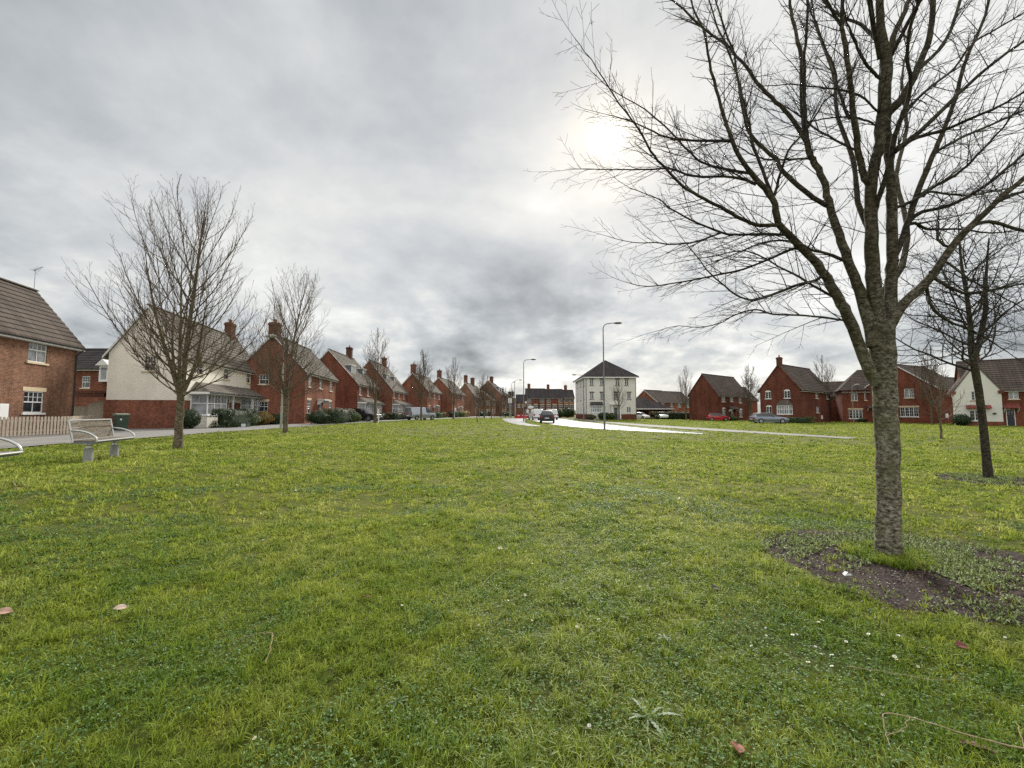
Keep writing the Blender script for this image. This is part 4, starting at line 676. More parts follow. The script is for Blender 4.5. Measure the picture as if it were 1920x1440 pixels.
# ------------------------------------------------------------------ trees
def vnorm(v):
    l = math.sqrt(v[0] ** 2 + v[1] ** 2 + v[2] ** 2) or 1; return (v[0] / l, v[1] / l, v[2] / l)
def perp(d, rng):
    while True:
        q = (rng.uniform(-1, 1), rng.uniform(-1, 1), rng.uniform(-1, 1))
        k = q[0] * d[0] + q[1] * d[1] + q[2] * d[2]; q = (q[0] - k * d[0], q[1] - k * d[1], q[2] - k * d[2])
        if q[0] ** 2 + q[1] ** 2 + q[2] ** 2 > .05: return vnorm(q)
def cross(a, b): return (a[1] * b[2] - a[2] * b[1], a[2] * b[0] - a[0] * b[2], a[0] * b[1] - a[1] * b[0])
def grow(lines, p, d, L, r, lv, rng, up=.12, space=.09, ang=45, rmin=.0012, ratio=.55, wob=.14, segs=None, start=.12):
    n = segs or max(3, min(9, int(L / .12) + 2)); st = L / (n - 1); pts = [(p[0], p[1], p[2], r)]; ds = [d]
    for i in range(1, n):
        d = vnorm((d[0] + rng.gauss(0, wob) * .6, d[1] + rng.gauss(0, wob) * .6, d[2] + rng.gauss(0, wob) * .6 + up))
        p = (p[0] + d[0] * st, p[1] + d[1] * st, p[2] + d[2] * st)
        pts.append((*p, max(rmin, r * (1 - .72 * i / (n - 1))))); ds.append(d)
    lines.append(pts)
    if lv <= 0: return
    side = perp(ds[0], rng); m = int(L * (1 - start) / space); sg = 1
    for k in range(m):
        t = start + (1 - start) * (k + rng.uniform(.2, .8)) / max(1, m)
        f = t * (n - 1); i = min(n - 2, int(f)); f -= i; a, b = pts[i], pts[i + 1]
        q = tuple(a[j] + (b[j] - a[j]) * f for j in range(4)); dd = ds[i + 1]
        sg = -sg; s = perp(dd, rng); s = vnorm(tuple(side[j] * sg * 1.3 + s[j] * .8 for j in range(3)))
        an = R(ang + rng.gauss(0, 9)); nd = vnorm(tuple(dd[j] * math.cos(an) + s[j] * math.sin(an) for j in range(3)))
        cl = L * ratio * (1 - .55 * t) * rng.uniform(.55, 1.15)
        if cl < .05: continue
        grow(lines, q[:3], nd, cl, max(rmin, q[3] * .62), lv - 1, rng, up, space * .8, ang, rmin, ratio, wob)
def tree_obj(name, loc, label, cat, trunk_lines, twig_lines, bark, twig, group=None, k1=10, k2=4):
    root = empty(name, loc, 0, label=label, cat=cat, group=group)
    tubes_obj('trunk', trunk_lines, k1, M[bark], root)
    tubes_obj('crown', twig_lines, k2, M[twig], root)
    return root
def auto_tree(seed, H, hf, rt, Rc, nl, stems=3, lv=2, space=.16, rmin=.003, low=62, high=22, wob=.1, up=.10, shape=1.0, twisty=0):
    """upright bare tree: trunk to hf, several ascending stems, whorls of limbs curving upward; returns (trunk lines, crown lines)"""
    rng = random.Random(seed); tl, cl = [], []
    flare = [(0, 0, -.12, rt * 1.5), (0, 0, .03, rt * 1.22), (0, 0, .2, rt * 1.05)]
    pts = list(flare); n = 7
    for i in range(1, n + 1):
        z = .2 + (hf - .2) * i / n; pts.append((rng.gauss(0, .012) , rng.gauss(0, .012), z, rt * (1 - .18 * i / n)))
    tl.append(pts)
    st = []
    for s in range(stems):     # co-dominant stems
        az = 2 * math.pi * s / stems + rng.uniform(-.4, .4); lean = R(2 if s == 0 else rng.uniform(14, 25)); h = (H - hf) * (1 if s == 0 else rng.uniform(.5, .76))
        x, y, z = 0, 0, hf - .15; d = (math.sin(lean) * math.cos(az), math.sin(lean) * math.sin(az), math.cos(lean)); q = [(x, y, z, rt * .72 if s == 0 else rt * .55)]; m = 12
        for i in range(1, m + 1):
            d = vnorm((d[0] * .95 + rng.gauss(0, .03), d[1] * .95 + rng.gauss(0, .03), d[2] + .03)); x += d[0] * h / m; y += d[1] * h / m; z += d[2] * h / m
            q.append((x, y, z, max(rmin, q[0][3] * (1 - i / m) ** .85)))
        tl.append(q); st.append(q)
    for i in range(nl):
        t = (i + rng.uniform(0, .7)) / nl; q = st[0 if i % 2 == 0 else 1 + (i // 2) % max(1, stems - 1)] if stems > 1 else st[0]
        f = (t ** 1.15) * .86 * (len(q) - 1); j = min(len(q) - 2, int(f)); f -= j
        p = tuple(q[j][k] + (q[j + 1][k] - q[j][k]) * f for k in range(4))
        az = i * 2.399 + rng.uniform(-.3, .3); el = R(low + (high - low) * t + rng.gauss(0, 5))
        d = (math.sin(el) * math.cos(az), math.sin(el) * math.sin(az), math.cos(el))
        L = Rc * (1.15 - .72 * t ** shape) * rng.uniform(.85, 1.15) / max(.55, math.sin(el)) * .85
        L = min(L, (H - p[2]) * .95 + .3)
        grow(cl, p[:3], d, L, max(rmin, min(p[3] * .55, .024)), lv, rng, up, space, 30 + twisty, rmin, .46, wob, segs=11, start=.22)
    for q in st: grow(cl, q[-3][:3], vnorm(tuple(q[-1][k] - q[-3][k] for k in range(3))), (H - hf) * .18, q[-3][3] * .6, 1, rng, .05, space * .7, 30, rmin, .5)
    return tl, cl
def main_tree():
    rng = random.Random(11)
    root = empty('bare_tree', (3.85, 4.47, 0), 0, label='large bare tree with thick pale blotched trunk, closest to the camera', cat='tree', group=None)
    big, med, tw = [], [], []
    def rel(l): return [(p[0] - 3.85, p[1] - 4.47, p[2], p[3]) for p in l]
    def smooth(l, s=3):
        o = []
        for i in range(len(l) - 1):
            a = l[max(0, i - 1)]; b = l[i]; c = l[i + 1]; d = l[min(len(l) - 1, i + 2)]
            for k in range(s):
                t = k / s
                o.append(tuple(.5 * ((2 * b[j]) + (-a[j] + c[j]) * t + (2 * a[j] - 5 * b[j] + 4 * c[j] - d[j]) * t * t + (-a[j] + 3 * b[j] - 3 * c[j] + d[j]) * t ** 3) for j in range(4)))
        o.append(tuple(l[-1])); return o
    for li, l in enumerate(LIMBS):
        q = rel(l)
        if li == 0: q = [(p[0], p[1], p[2], p[3] * (1.0 if i > 1 else 1.0)) for i, p in enumerate(q)]
        q = smooth(q, 4 if li < 6 else 3)
        q = [(p[0] + (rng.gauss(0, .004) if i > 1 else 0), p[1] + (rng.gauss(0, .004) if i > 1 else 0), p[2], max(.0016, p[3] * (1 + rng.gauss(0, .03)))) for i, p in enumerate(q)]
        (big if max(p[3] for p in q) > .034 else med).append(q)
        if li == 0: continue
        # side shoots
        acc = 0; nxt = .05; sg = 1; side = perp(vnorm(tuple(q[-1][k] - q[0][k] for k in range(3))), rng); tot = sum(math.dist(q[i][:3], q[i + 1][:3]) for i in range(len(q) - 1)); run = 0
        for i in range(len(q) - 1):
            a, b = q[i], q[i + 1]; s = math.dist(a[:3], b[:3]); run += s
            acc += s
            if a[3] > .045: acc = 0; continue
            while acc > nxt:
                acc -= nxt; nxt = rng.uniform(.04, .095) if a[3] < .02 else rng.uniform(.09, .24)
                d = vnorm(tuple(b[k] - a[k] for k in range(3))); sg = -sg
                sd = perp(d, rng); sd = vnorm(tuple(side[k] * sg * .9 + sd[k] for k in range(3)))
                an = R(42 + rng.gauss(0, 10)); nd = vnorm(tuple(d[k] * math.cos(an) + sd[k] * math.sin(an) for k in range(3)))
                nd = vnorm((nd[0], nd[1], max(nd[2], -.3)))
                t = run / tot; Ls = rng.uniform(.22, .75) * (1.15 - .55 * t)
                grow(tw, a[:3], nd, Ls, max(.0024, min(.006, a[3] * .5)), 2, rng, .035 if a[2] > 3 else -.005, .08, 38, .0014, .52, .07, start=.2)
        # leader past the traced tip
        d = vnorm(tuple(q[-1][k] - q[-3][k] for k in range(3)))
        grow(tw, q[-1][:3], d, .5, max(.0016, q[-1][3]), 2, rng, .03, .08, 40, .0011, .55, .1)
    # fine roots flare
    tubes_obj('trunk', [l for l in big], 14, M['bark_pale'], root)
    cr = tubes_obj('crown', tw, 3, M['twig_dark'], root)
    tubes_obj('branches', med, 8, M['bark_dark'], root)
    return root
main_tree()
def scaled(tl): return tl
GB2 = 'bare street trees along the left path'
tl, cl = auto_tree(3, 8.0, 1.7, .118, 3.35, 66, stems=5, lv=2, space=.185, rmin=.003, low=78, high=20, wob=.06, up=.11, shape=.9)
tree_obj('bare_tree', (-10.02, 12.89, .4), 'bare spreading tree between the wooden bench and the cream house', 'tree', tl, cl, 'bark_far', 'twig_brown', GB2)
tl, cl = auto_tree(5, 8.9, 1.9, .125, 3.5, 62, stems=5, lv=2, space=.2, rmin=.004, low=76, high=16, wob=.06, up=.11, shape=.9)
tree_obj('bare_tree', (-12.33, 23.34, .4), 'bare tree right beside the grey lamp column on the left path', 'tree', tl, cl, 'bark_far', 'twig_brown', GB2)
tl, cl = auto_tree(8, 10.2, 2.4, .16, 3.0, 46, stems=3, lv=2, space=.22, rmin=.0095, low=68, high=14, shape=.8)
t3 = tree_obj('bare_tree', (-14.91, 46.6, .4), 'bare tree in front of the first dormered house, beside the short marker post', 'tree', tl, cl, 'bark_far', 'twig_brown', GB2, k2=3)
tl, cl = auto_tree(9, 9.8, 2.2, .15, 3.2, 44, stems=4, lv=2, space=.23, rmin=.012, low=66, high=16, shape=.8)
t4 = tree_obj('bare_tree', (-12.75, 60, .37), 'bare tree standing right behind the silver van', 'tree', tl, cl, 'bark_far', 'twig_brown', GB2, k2=3)
copy_tree(t3, (-10.1, 74, .3), 1.1, 1.05, label='bare tree past the silver van, before the house with stone window heads', group=GB2)
copy_tree(t4, (-6.3, 97, .25), 2.0, 1.0, label='slender bare tree before the tall dormered block, left one of a close pair', group=GB2)
copy_tree(t3, (-3.9, 81, .22), 2.9, (.6, .6, .72), label='slender bare tree before the tall dormered block, right one of a close pair', group=GB2)
copy_tree(t4, (-.5, 128, .2), .7, .85, label='distant bare tree beside the white signpost at the road bend', group=GB2)
copy_tree(t3, (-8.6, 112, .25), .3, .95, label='bare tree half hiding the tan terrace, nearest its left chimney', group=GB2)
copy_tree(t4, (-2.6, 140, .2), 2.2, 1.0, label='bare tree in front of the tall block with dormers, right of the close pair', group=GB2)
RT = 'bare street trees before the right-hand houses'
copy_tree(t3, (34.8, 85.5, 0), .4, (.95, .95, 1.06), label='bare tree in front of the long dark hedge, left of the red car', group=RT)
copy_tree(t4, (44.6, 80, 0), 1.4, (1.0, 1.0, 1.05), label='bare tree between the red car and the grey estate car', group=RT)
copy_tree(t3, (51.6, 70.4, 0), 2.4, (1.1, 1.1, 1.06), label='bare tree at the right corner of the gabled house with a bay', group=RT)
copy_tree(t4, (52.6, 53.6, 0), 3.6, (.85, .85, 1.0), label='bare tree in front of the brick house with the meter box', group=RT)
tl, cl = auto_tree(14, 6.9, 2.0, .13, 2.4, 30, stems=3, lv=1, space=.22, rmin=.012, low=60, high=14)
tree_obj('bare_tree', (19.3, 77, .26), 'small bare tree planted before the white three-storey block', 'tree', tl, cl, 'bark_far', 'twig_brown', k2=3)
# saplings
tl, cl = auto_tree(21, 5.6, 1.9, .05, 1.0, 14, stems=2, lv=1, space=.3, rmin=.009, low=50, high=14)
s1 = tree_obj('sapling', (-4.7, 58, .2), 'thin leaning sapling standing in the grass before the tan terrace', 'sapling', tl, cl, 'bark_dark', 'twig_brown', k2=3); s1.rotation_euler = (0, R(-4), 0)
tl, cl = auto_tree(22, 4.3, 1.2, .055, 1.55, 20, stems=3, lv=1, space=.18, rmin=.006, low=62, high=28, wob=.2, up=.03)
tree_obj('sapling', (24.7, 24.7, 0), 'small spreading sapling alone on the grass between the two right-hand trunks', 'sapling', tl, cl, 'bark_far', 'twig_brown', k2=3)
# second tree on the right: low spreading crown of knobbly shoots
def spreading_tree():
    rng = random.Random(4); tl, tw = [], []
    tl.append([(0, 0, -.1, .11), (0, 0, .05, .092), (-.01, 0, .4, .078), (-.02, .01, 1.2, .072), (-.05, .02, 2.0, .07), (-.1, .02, 2.5, .072), (-.14, .03, 2.9, .062), (-.1, .05, 3.5, .05), (-.12, .06, 4.2, .04), (-.2, .05, 4.9, .03), (-.22, .05, 5.6, .016), (-.2, .05, 6.1, .005)])
    tl.append([(-.12, .02, 2.75, .07), (.02, .0, 3.1, .058), (.1, -.1, 3.8, .045), (.12, -.15, 4.6, .03), (.2, -.2, 5.5, .012)])
    for i in range(30):
        t = i / 30; z = 2.45 + 2.9 * t; az = i * 2.399 + .5
        if i in (0, 1): az = math.pi - .25 if i == 0 else math.pi + .5
        if i == 2: az = .15
        el = R(70 - 38 * t + rng.gauss(0, 6)); L = (2.55 - 1.6 * t) * rng.uniform(.8, 1.1)
        grow(tw, (-.12, .03, z), (math.sin(el) * math.cos(az), math.sin(el) * math.sin(az), math.cos(el)), L, .027 - .014 * t, 2, rng, .05, .11, 52, .0034, .5, .2, segs=11, start=.14)
    tree_obj('bare_tree', (10.74, 9.74, 0), 'dark spreading tree with knobbly shoots, at the right edge of the green', 'tree', tl, tw, 'bark_dark', 'twig_dark')
spreading_tree()

# ------------------------------------------------------------------ hedges and shrubs
def quads(C, Nn, size, rng, aspect=.6):
    """leaf quads: centres C, normals Nn"""
    n = len(C); a = rng.normal(size=(n, 3)); a -= (a * Nn).sum(1, keepdims=True) * Nn; a /= np.linalg.norm(a, axis=1, keepdims=True) + 1e-9
    b = np.cross(Nn, a); s = (size * rng.uniform(.6, 1.3, n))[:, None]
    V = np.stack([C - a * s, C - b * s * aspect + Nn * s * .15, C + a * s, C + b * s * aspect + Nn * s * .15], 1).reshape(-1, 3)
    F = np.arange(4 * n).reshape(n, 4); return V, F
def leafy(name, label, cat, loc, rz, size, mat, n=2500, leaf=.05, ball=False, core='hedge', top=None, group=None, seed=1):
    rng = np.random.default_rng(seed + int(abs(loc[0] * 31 + loc[1] * 17)) % 1000)
    lx, ly, lz = size
    d = rng.normal(size=(n, 3)); d /= np.linalg.norm(d, axis=1, keepdims=True)
    if not ball: d = np.sign(d) * np.abs(d) ** .38; d /= np.abs(d).max(1, keepdims=True) * 1.0 + 1e-9
    lump = 1 + .09 * np.sin(d[:, 0] * 5 * max(1, lx / 2) + loc[0]) + .07 * np.sin(d[:, 1] * 7 + d[:, 2] * 5) + .06 * np.sin(d[:, 0] * 13 + 2)
    r = lump * rng.uniform(.78, 1.04, n) ** .7
    C = d * r[:, None] * np.array([lx / 2, ly / 2, lz / 2]) + np.array([0, 0, lz / 2]); C[:, 2] = np.maximum(C[:, 2], .02)
    Nn = d / np.array([lx, ly, lz]) * lz + rng.normal(size=(n, 3)) * .5; Nn /= np.linalg.norm(Nn, axis=1, keepdims=True)
    V, F = quads(C, Nn, np.full(n, leaf), rng)
    tint = np.repeat(np.clip(rng.uniform(0, 1, n) * .7 + (C[:, 2] / lz) * .0 + .2 * np.sin(C[:, 0] * 4), 0, 1), 4)
    # inner body
    nu, nv = 16, 8; u = np.linspace(0, 2 * np.pi, nu, endpoint=False); v = np.linspace(-np.pi / 2, np.pi / 2, nv)
    uu, vv = np.meshgrid(u, v); e = .45 if not ball else 1
    D = np.stack([np.sign(np.cos(uu)) * np.abs(np.cos(uu)) ** e * np.abs(np.cos(vv)) ** e, np.sign(np.sin(uu)) * np.abs(np.sin(uu)) ** e * np.abs(np.cos(vv)) ** e, np.sign(np.sin(vv)) * np.abs(np.sin(vv)) ** e], -1).reshape(-1, 3)
    Vc = D * np.array([lx, ly, lz]) / 2 * .84 + np.array([0, 0, lz / 2]); Fc = []
    for j in range(nv - 1):
        for i in range(nu): Fc.append((j * nu + i, j * nu + (i + 1) % nu, (j + 1) * nu + (i + 1) % nu, (j + 1) * nu + i))
    Fa = np.concatenate([F, np.array(Fc) + len(V)]); mi = np.concatenate([np.zeros(len(F)), np.ones(len(Fc))])
    if top: mi[:len(F)][C[:, 2] > lz * .86] = 2
    o = mesh_np(name, np.concatenate([V, Vc]), Fa, [M[mat], M[core], M[top or mat]], None, False, np.concatenate([tint, np.zeros(len(Vc))]), mi)
    o.location = loc; o.rotation_euler = (0, 0, rz); return tag(o, label, cat, group)
def hloc(pos, yaw, s, out):
    a = R(yaw); u = (math.cos(a), math.sin(a)); n = (u[1], -u[0]); return (pos[0] + u[0] * s + n[0] * out, pos[1] + u[1] * s + n[1] * out, .4)
H2p = ((-23.5, 30.3), 100.6); H3p = ((-20.6, 42.4), 97.8)
leafy('hedge', 'clipped dark hedge under the first bay window of the cream house', 'hedge', hloc(*H2p, 2.6, 2.5), R(100.6), (5.0, 1.3, 1.35), 'hedge', 5000, .055, top='hedge')
leafy('bush', 'dark evergreen bush against the plinth corner of the cream house', 'bush', hloc(*H2p, -1.0, 1.1), R(100.6), (1.5, 1.3, 1.35), 'hedge', 1800, .055, ball=True)
leafy('bush', 'pale leafy shrub between the dark hedge and the orange shrub', 'bush', hloc(*H2p, 5.9, 2.3), 0, (1.3, 1.2, 1.1), 'bush_pale', 1300, .06, ball=True, core='bush')
leafy('bush', 'orange and gold shrub by the maroon front door', 'bush', hloc(*H2p, 7.6, 2.4), 0, (2.1, 1.6, 1.15), 'bush_orange', 1600, .06, ball=True, core='bush')
leafy('bush', 'golden shrub in front of the cream house porch post', 'bush', hloc(*H2p, 9.2, 2.2), 0, (1.3, 1.3, 1.25), 'bush_gold', 1200, .06, ball=True, core='bush')
leafy('hedge', 'low dark hedge under the second bay of the cream house', 'hedge', hloc(*H2p, 12.6, 2.5), R(100.6), (5.6, 1.4, .95), 'hedge', 4000, .055)
leafy('hedge', 'brown-tipped dark hedge in front of the third house', 'hedge', hloc(*H3p, 3.2, 2.6), R(97.8), (7.2, 1.6, 1.5), 'hedge', 5500, .07, top='hedge_top')
leafy('bush', 'small dark bush at the near corner of the third house', 'bush', hloc(*H3p, -1.6, 1.8), 0, (2.2, 1.5, 1.3), 'hedge', 1500, .07, ball=True)
leafy('bush', 'round mid-green bush at the far end of the brown-tipped hedge', 'bush', hloc(*H3p, 8.2, 3.0), 0, (1.6, 1.5, 1.1), 'bush', 1200, .07, ball=True)
leafy('bush', 'clipped green ball nearer the door of the third house', 'bush', hloc(*H3p, 8.6, 1.3), 0, (1.7, 1.6, 1.6), 'bush', 1200, .07, ball=True)
leafy('bush', 'clipped green ball between its twin and the pale shrub', 'bush', hloc(*H3p, 11.2, 1.6), 0, (2.1, 1.8, 1.55), 'bush', 1400, .07, ball=True)
leafy('bush', 'pale variegated shrub beside the dark parked car', 'bush', hloc(*H3p, 12.4, 3.0), 0, (2.1, 1.9, 1.65), 'bush_pale', 1700, .08, ball=True, core='bush')
leafy('hedge', 'dark hedge under the bay of the first dormered house', 'hedge', (-19.5, 63.0, .4), R(92), (5.0, 1.4, 1.0), 'hedge', 2000, .09)
leafy('hedge', 'mottled hedge between the marker post and the silver van', 'hedge', (-18.2, 67.5, .4), R(86), (5.5, 1.4, 1.1), 'hedge', 2200, .1, top='hedge_top')
leafy('bush', 'small golden shrub at the back of the silver van', 'bush', (-18.0, 71.5, .4), 0, (1.8, 1.6, 1.1), 'bush_gold', 700, .1, ball=True, core='bush')
leafy('bush', 'low bush in front of the plain house past the silver van', 'bush', (-15.3, 89, .35), R(88), (7, 1.8, 1.2), 'bush', 1300, .12)
leafy('bush', 'dark bush between the plain house and the house with stone window heads', 'bush', (-13.4, 99, .3), R(88), (5, 2, 1.5), 'hedge', 1100, .12)
leafy('bush', 'golden bush before the house with stone window heads', 'bush', (-12.3, 108, .3), R(86), (7, 2, 1.6), 'bush_gold', 1100, .13, core='bush')
leafy('hedge', 'dark hedge before the tan brick terrace', 'hedge', (-8.6, 133, .3), R(86), (14, 2, 1.5), 'hedge', 1500, .16)
leafy('hedge', 'long low hedge before the tall dormered block', 'hedge', (-1.4, 150, .25), R(82), (20, 2, 1.4), 'hedge', 1500, .17)
leafy('hedge', 'long dark hedge running behind the red car', 'hedge', (39.5, 92, 0), R(-3), (17, 1.8, 1.7), 'hedge', 7000, .1, top='hedge_top')
leafy('bush', 'low bush right of the red car bonnet', 'bush', (42.5, 83, 0), 0, (3.2, 1.5, .8), 'bush', 900, .1, ball=True)
leafy('hedge', 'low green hedge under the hipped bay, right of the estate car', 'hedge', (41.6, 62.0, 0), R(0), (3.6, 1.2, .85), 'bush', 1400, .08)
leafy('bush', 'round dark bush against the white gabled house', 'bush', (52.4, 49.9, 0), 0, (1.9, 1.6, 1.35), 'hedge', 1500, .07, ball=True)
leafy('bush', 'low brown bush under the hanging basket', 'bush', (57.3, 50.2, 0), 0, (1.7, 1.0, .75), 'hedge_top', 700, .06, ball=True)
leafy('bush', 'low dark bush below the four-light window of the wide brick house', 'bush', (55.2, 67.0, 0), 0, (2.6, 1.2, .7), 'hedge', 800, .08, ball=True)
leafy('bush', 'dark round bush left of the white block door', 'bush', (16.9, 78.6, .28), 0, (2.3, 1.4, 1.3), 'hedge', 900, .1, ball=True)
leafy('bush', 'green bush directly beside the white block door', 'bush', (18.4, 78.8, .28), 0, (1.3, 1.2, 1.2), 'bush', 600, .1, ball=True)
leafy('bush', 'low bush at the left corner of the white block', 'bush', (14.6, 78.5, .28), 0, (1.6, 1.3, .9), 'hedge_top', 600, .1, ball=True)
leafy('bush', 'big round bush beside the far terrace, left of the white block', 'bush', (16.6, 126, .1), 0, (4.2, 3, 3.0), 'hedge', 1200, .16, ball=True)
leafy('bush', 'second round bush in front of the far terrace', 'bush', (12.8, 118, .1), 0, (3.0, 2.4, 2.4), 'hedge', 900, .16, ball=True)

# ------------------------------------------------------------------ fences, benches, bins, posts
def picket(label, p0, p1, h=.92, gap=.155):
    L = math.dist(p0, p1); r = empty('picket_fence', (p0[0], p0[1], .4), math.atan2(p1[1] - p0[1], p1[0] - p0[0]), label=label, cat='fence')
    a = MB(); k = 0; x = 0; rg = random.Random(3)
    while x < L:
        w = .095; hh = h + rg.uniform(-.015, .015); t = rg.uniform(-.008, .008)
        a.prism([(x + t, .03), (x + w + t, .03), (x + w, hh - .05), (x + w * .75, hh), (x + w * .25, hh), (x, hh - .05)], -.045, -.025, lambda u, v, w_: (u, w_, v)); x += gap
    a.build('pickets', M['fence_wood'], r)
    b = MB(); b.box(0, L, -.024, .014, .2, .28); b.box(0, L, -.024, .014, .68, .76); b.build('rails', M['fence_wood'], r)
    c = MB(); x = .05
    while x < L: c.box(x, x + .09, .015, .1, -.2, h); x += 1.8
    c.build('posts', M['fence_wood'], r)
picket('weathered picket fence in front of the orange-brown brick house', (-22.85, 11.0), (-22.9, 22.2))
picket('short run of picket fence across the brick gateway', (-23.1, 22.3), (-27.4, 28.0))
def board_fence(label, x0, x1, y, h0, h1):
    r = MB(); x = x0; rg = random.Random(5); L = x1 - x0
    while x < x1 - .02:
        h = h0 + (h1 - h0) * (x - x0) / L; r.box(x, x + .118, y + rg.uniform(0, .008), y + .025, .4, .4 + h); x += .125
    r.box(x0, x1, y + .026, y + .07, .75, .84); r.box(x0, x1, y + .026, y + .07, 1.55, 1.64)
    o = r.build('board_fence', M['board_wood']); tag(o, label, 'fence')
board_fence('low panel of upright boards inside the brick gateway', -31.2, -29.8, 30.3, 1.55, 1.55)
board_fence('tall sloping-topped board panel beside the gateway pier', -29.75, -28.33, 30.0, 1.75, 2.15)

def bench(loc, rz, label):
    """local: X along the bench, -Y is the back, +Y the front"""
    r = empty('park_bench', loc, rz, label=label, cat='bench', group='metal and timber benches on the green')
    L = 1.6
    for x in (-.52, .52):
        c = MB(); c.tube([(x, 0, -.15, .083), (x, 0, .28, .083), (x, 0, .29, .078)], 24); lg = c.build('leg', M['concrete'], r, smooth=False)
        c = MB(); c.tube([(x, 0, .295, .055), (x, 0, .35, .055), (x, 0, .37, .085), (x, 0, .41, .085)], 16); c.build('collar', M['steel'], lg)
    # seat pan frame and slats
    s = MB(); s.box(-L / 2, L / 2, -.16, .25, .41, .445); s.build('seat_pan', M['lead'], r)
    s = MB()
    for k in range(3): s.box(-L / 2 + .03, L / 2 - .03, -.15 + k * .13, -.035 + k * .13, .446, .478)
    s.build('seat', M['bench_wood'], r)
    s = MB(); s.tube([(-L / 2 - .01, .265, .455, .022), (L / 2 + .01, .265, .455, .022)], 10); s.build('front_rail', M['steel'], r)
    for sx in (-1, 1):     # arched end hoops, from the back upright down to the front rail
        pts = []
        for k in range(13):
            t = k / 12; pts.append((sx * (L / 2), -.19 + .455 * math.sin(t * math.pi / 2), .455 + .24 * math.cos(t * math.pi / 2) , .02))
        h = MB(); h.tube(pts, 10); h.build('arm_hoop', M['steel'], r)
        u = MB(); u.tube([(sx * L / 2, -.14, .43, .018), (sx * L / 2, -.17, .60, .018), (sx * L / 2, -.235, .90, .018)], 8); u.build('back_upright', M['steel'], r)
    b = MB()
    for k in range(3):
        z0 = .50 + k * .13; y0 = -.165 - k * .028
        b.prism([(y0 - .018, z0), (y0 + .018, z0), (y0 - .012, z0 + .105), (y0 - .046, z0 + .105)], -L / 2 + .02, L / 2 - .02, lambda u, v, w: (w, u, v))
    b.build('backrest', M['bench_wood'], r)
    t = MB(); t.tube([(-L / 2 - .01, -.238, .905, .022), (L / 2 + .01, -.238, .905, .022)], 10); t.build('top_rail', M['steel'], r)
ba = math.atan2(-.33, .95) ; by = math.atan2(.95, -.33)
# bench axis runs away from the camera, front towards the green
def bench_at(cx, cy, label): bench((cx, cy, .43), by + math.pi, label)
bench_at(-9.48, 9.95, 'timber-backed bench on two grey pedestals, in front of the picket fence')
bench_at(-7.68, 5.9, 'bench cut by the photo edge, only its curved steel arm showing')
def wheelie_bin(loc, rz):
    r = empty('wheelie_bin', loc, rz, label='dark green wheelie bin with pale lid beside the brick gateway', cat='bin')
    b = MB(); A = [(-.24, -.26), (.24, -.26), (.24, .26), (-.24, .26)]; Bq = [(-.29, -.34), (.29, -.34), (.29, .34), (-.29, .34)]
    for k in range(4):
        k2 = (k + 1) % 4; b.poly([(*A[k], .06), (*A[k2], .06), (*Bq[k2], .96), (*Bq[k], .96)])
    b.poly([(*p, .06) for p in A]); b.poly([(*p, .96) for p in Bq]); b.box(-.3, .3, -.35, .35, .9, .97); b.build('body', M['bin_green'], r)
    l = MB(); l.prism([(-.37, .972), (.40, .972), (.38, 1.03), (.1, 1.07), (-.34, 1.03)], -.31, .31, lambda u, v, w: (w, u, v)); l.build('lid', M['bin_lid'], r)
    for s in (-1, 1):
        w = MB(); w.tube([(s * .22, .3, .1, .1), (s * .28, .3, .1, .1)], 14); w.build('wheel', M['tyre'], r)
    h = MB(); h.tube([(-.24, .42, .95, .018), (.24, .42, .95, .018)], 6); h.build('handle', M['black'], r)
    s = MB(); s.tube([(-.1, -.318, .7, .05), (-.1, -.331, .7, .05)], 14); s.build('sticker', M['sign_white'], r)
wheelie_bin((-23.75, 26.0, .4), R(60))
r = empty('recycling_box', hloc(*H2p, 1.6, 3.6), R(100), label='low dark recycling box with a white end panel, by the dark hedge', cat='box')
b = MB(); b.box(-.3, .3, -.22, .22, 0, .32); b.box(-.33, .33, -.25, .25, .321, .36); b.build('body', M['bin_green'], r); b = MB(); b.box(-.34, -.306, -.15, .15, .05, .28); b.build('end_panel', M['sign_white'], r)
r = empty('marker_post', (-14.45, 46.3, .38), 0, label='short pale marker post at the foot of the tree before the first dormered house', cat='post')
b = MB(); b.box(-.06, .06, -.05, .05, -.1, 1.45); b.build('post', M['white_dull'], r); b = MB(); b.box(-.1, .1, -.075, -.052, 1.1, 1.5); b.build('plate', M['sign_white'], r)

def lamp(loc, h, arm, az, label, pale=False, r0=.075, group='street lamps'):
    r = empty('street_lamp', loc, az, label=label, cat='street lamp', group=group); m = M['pole_pale' if pale else 'pole_grey']
    c = MB(); c.tube([(0, 0, -.1, r0 * 1.25), (0, 0, 1.5, r0 * 1.25), (0, 0, 1.52, r0), (0, 0, h * .6, r0 * .8), (0, 0, h - .55, r0 * .62)], 12); c.build('column', m, r)
    a = MB(); pts = [(0, 0, h - .55, r0 * .6)]
    for k in range(1, 9):
        t = k / 8 * math.pi / 2; pts.append((.5 * (1 - math.cos(t)), 0, h - .55 + .5 * math.sin(t), r0 * .55))
    pts.append((arm - .35, 0, h, r0 * .5)); a.tube(pts, 10); a.build('arm', m, r)
    d = MB(); n = 9
    for k in range(n): pass
    pr = []
    L = .85
    V = [(arm - .35 + L * t, 0, h - .01 + .02 * math.sin(t * math.pi), max(.01, .125 * math.sin(min(1, t * 1.0) * math.pi) ** .6)) for t in [i / 10 for i in range(11)]]
    d.tube(V, 12); o = d.build('lantern', M['pole_pale'] if pale else M['pole_grey'], r, smooth=True); o.scale = (1, 1.25, 1); 
    return r
lamp((8.23, 38.12, 0), 9.6, 1.25, 0, 'tall grey street lamp in front of the white three-storey block')
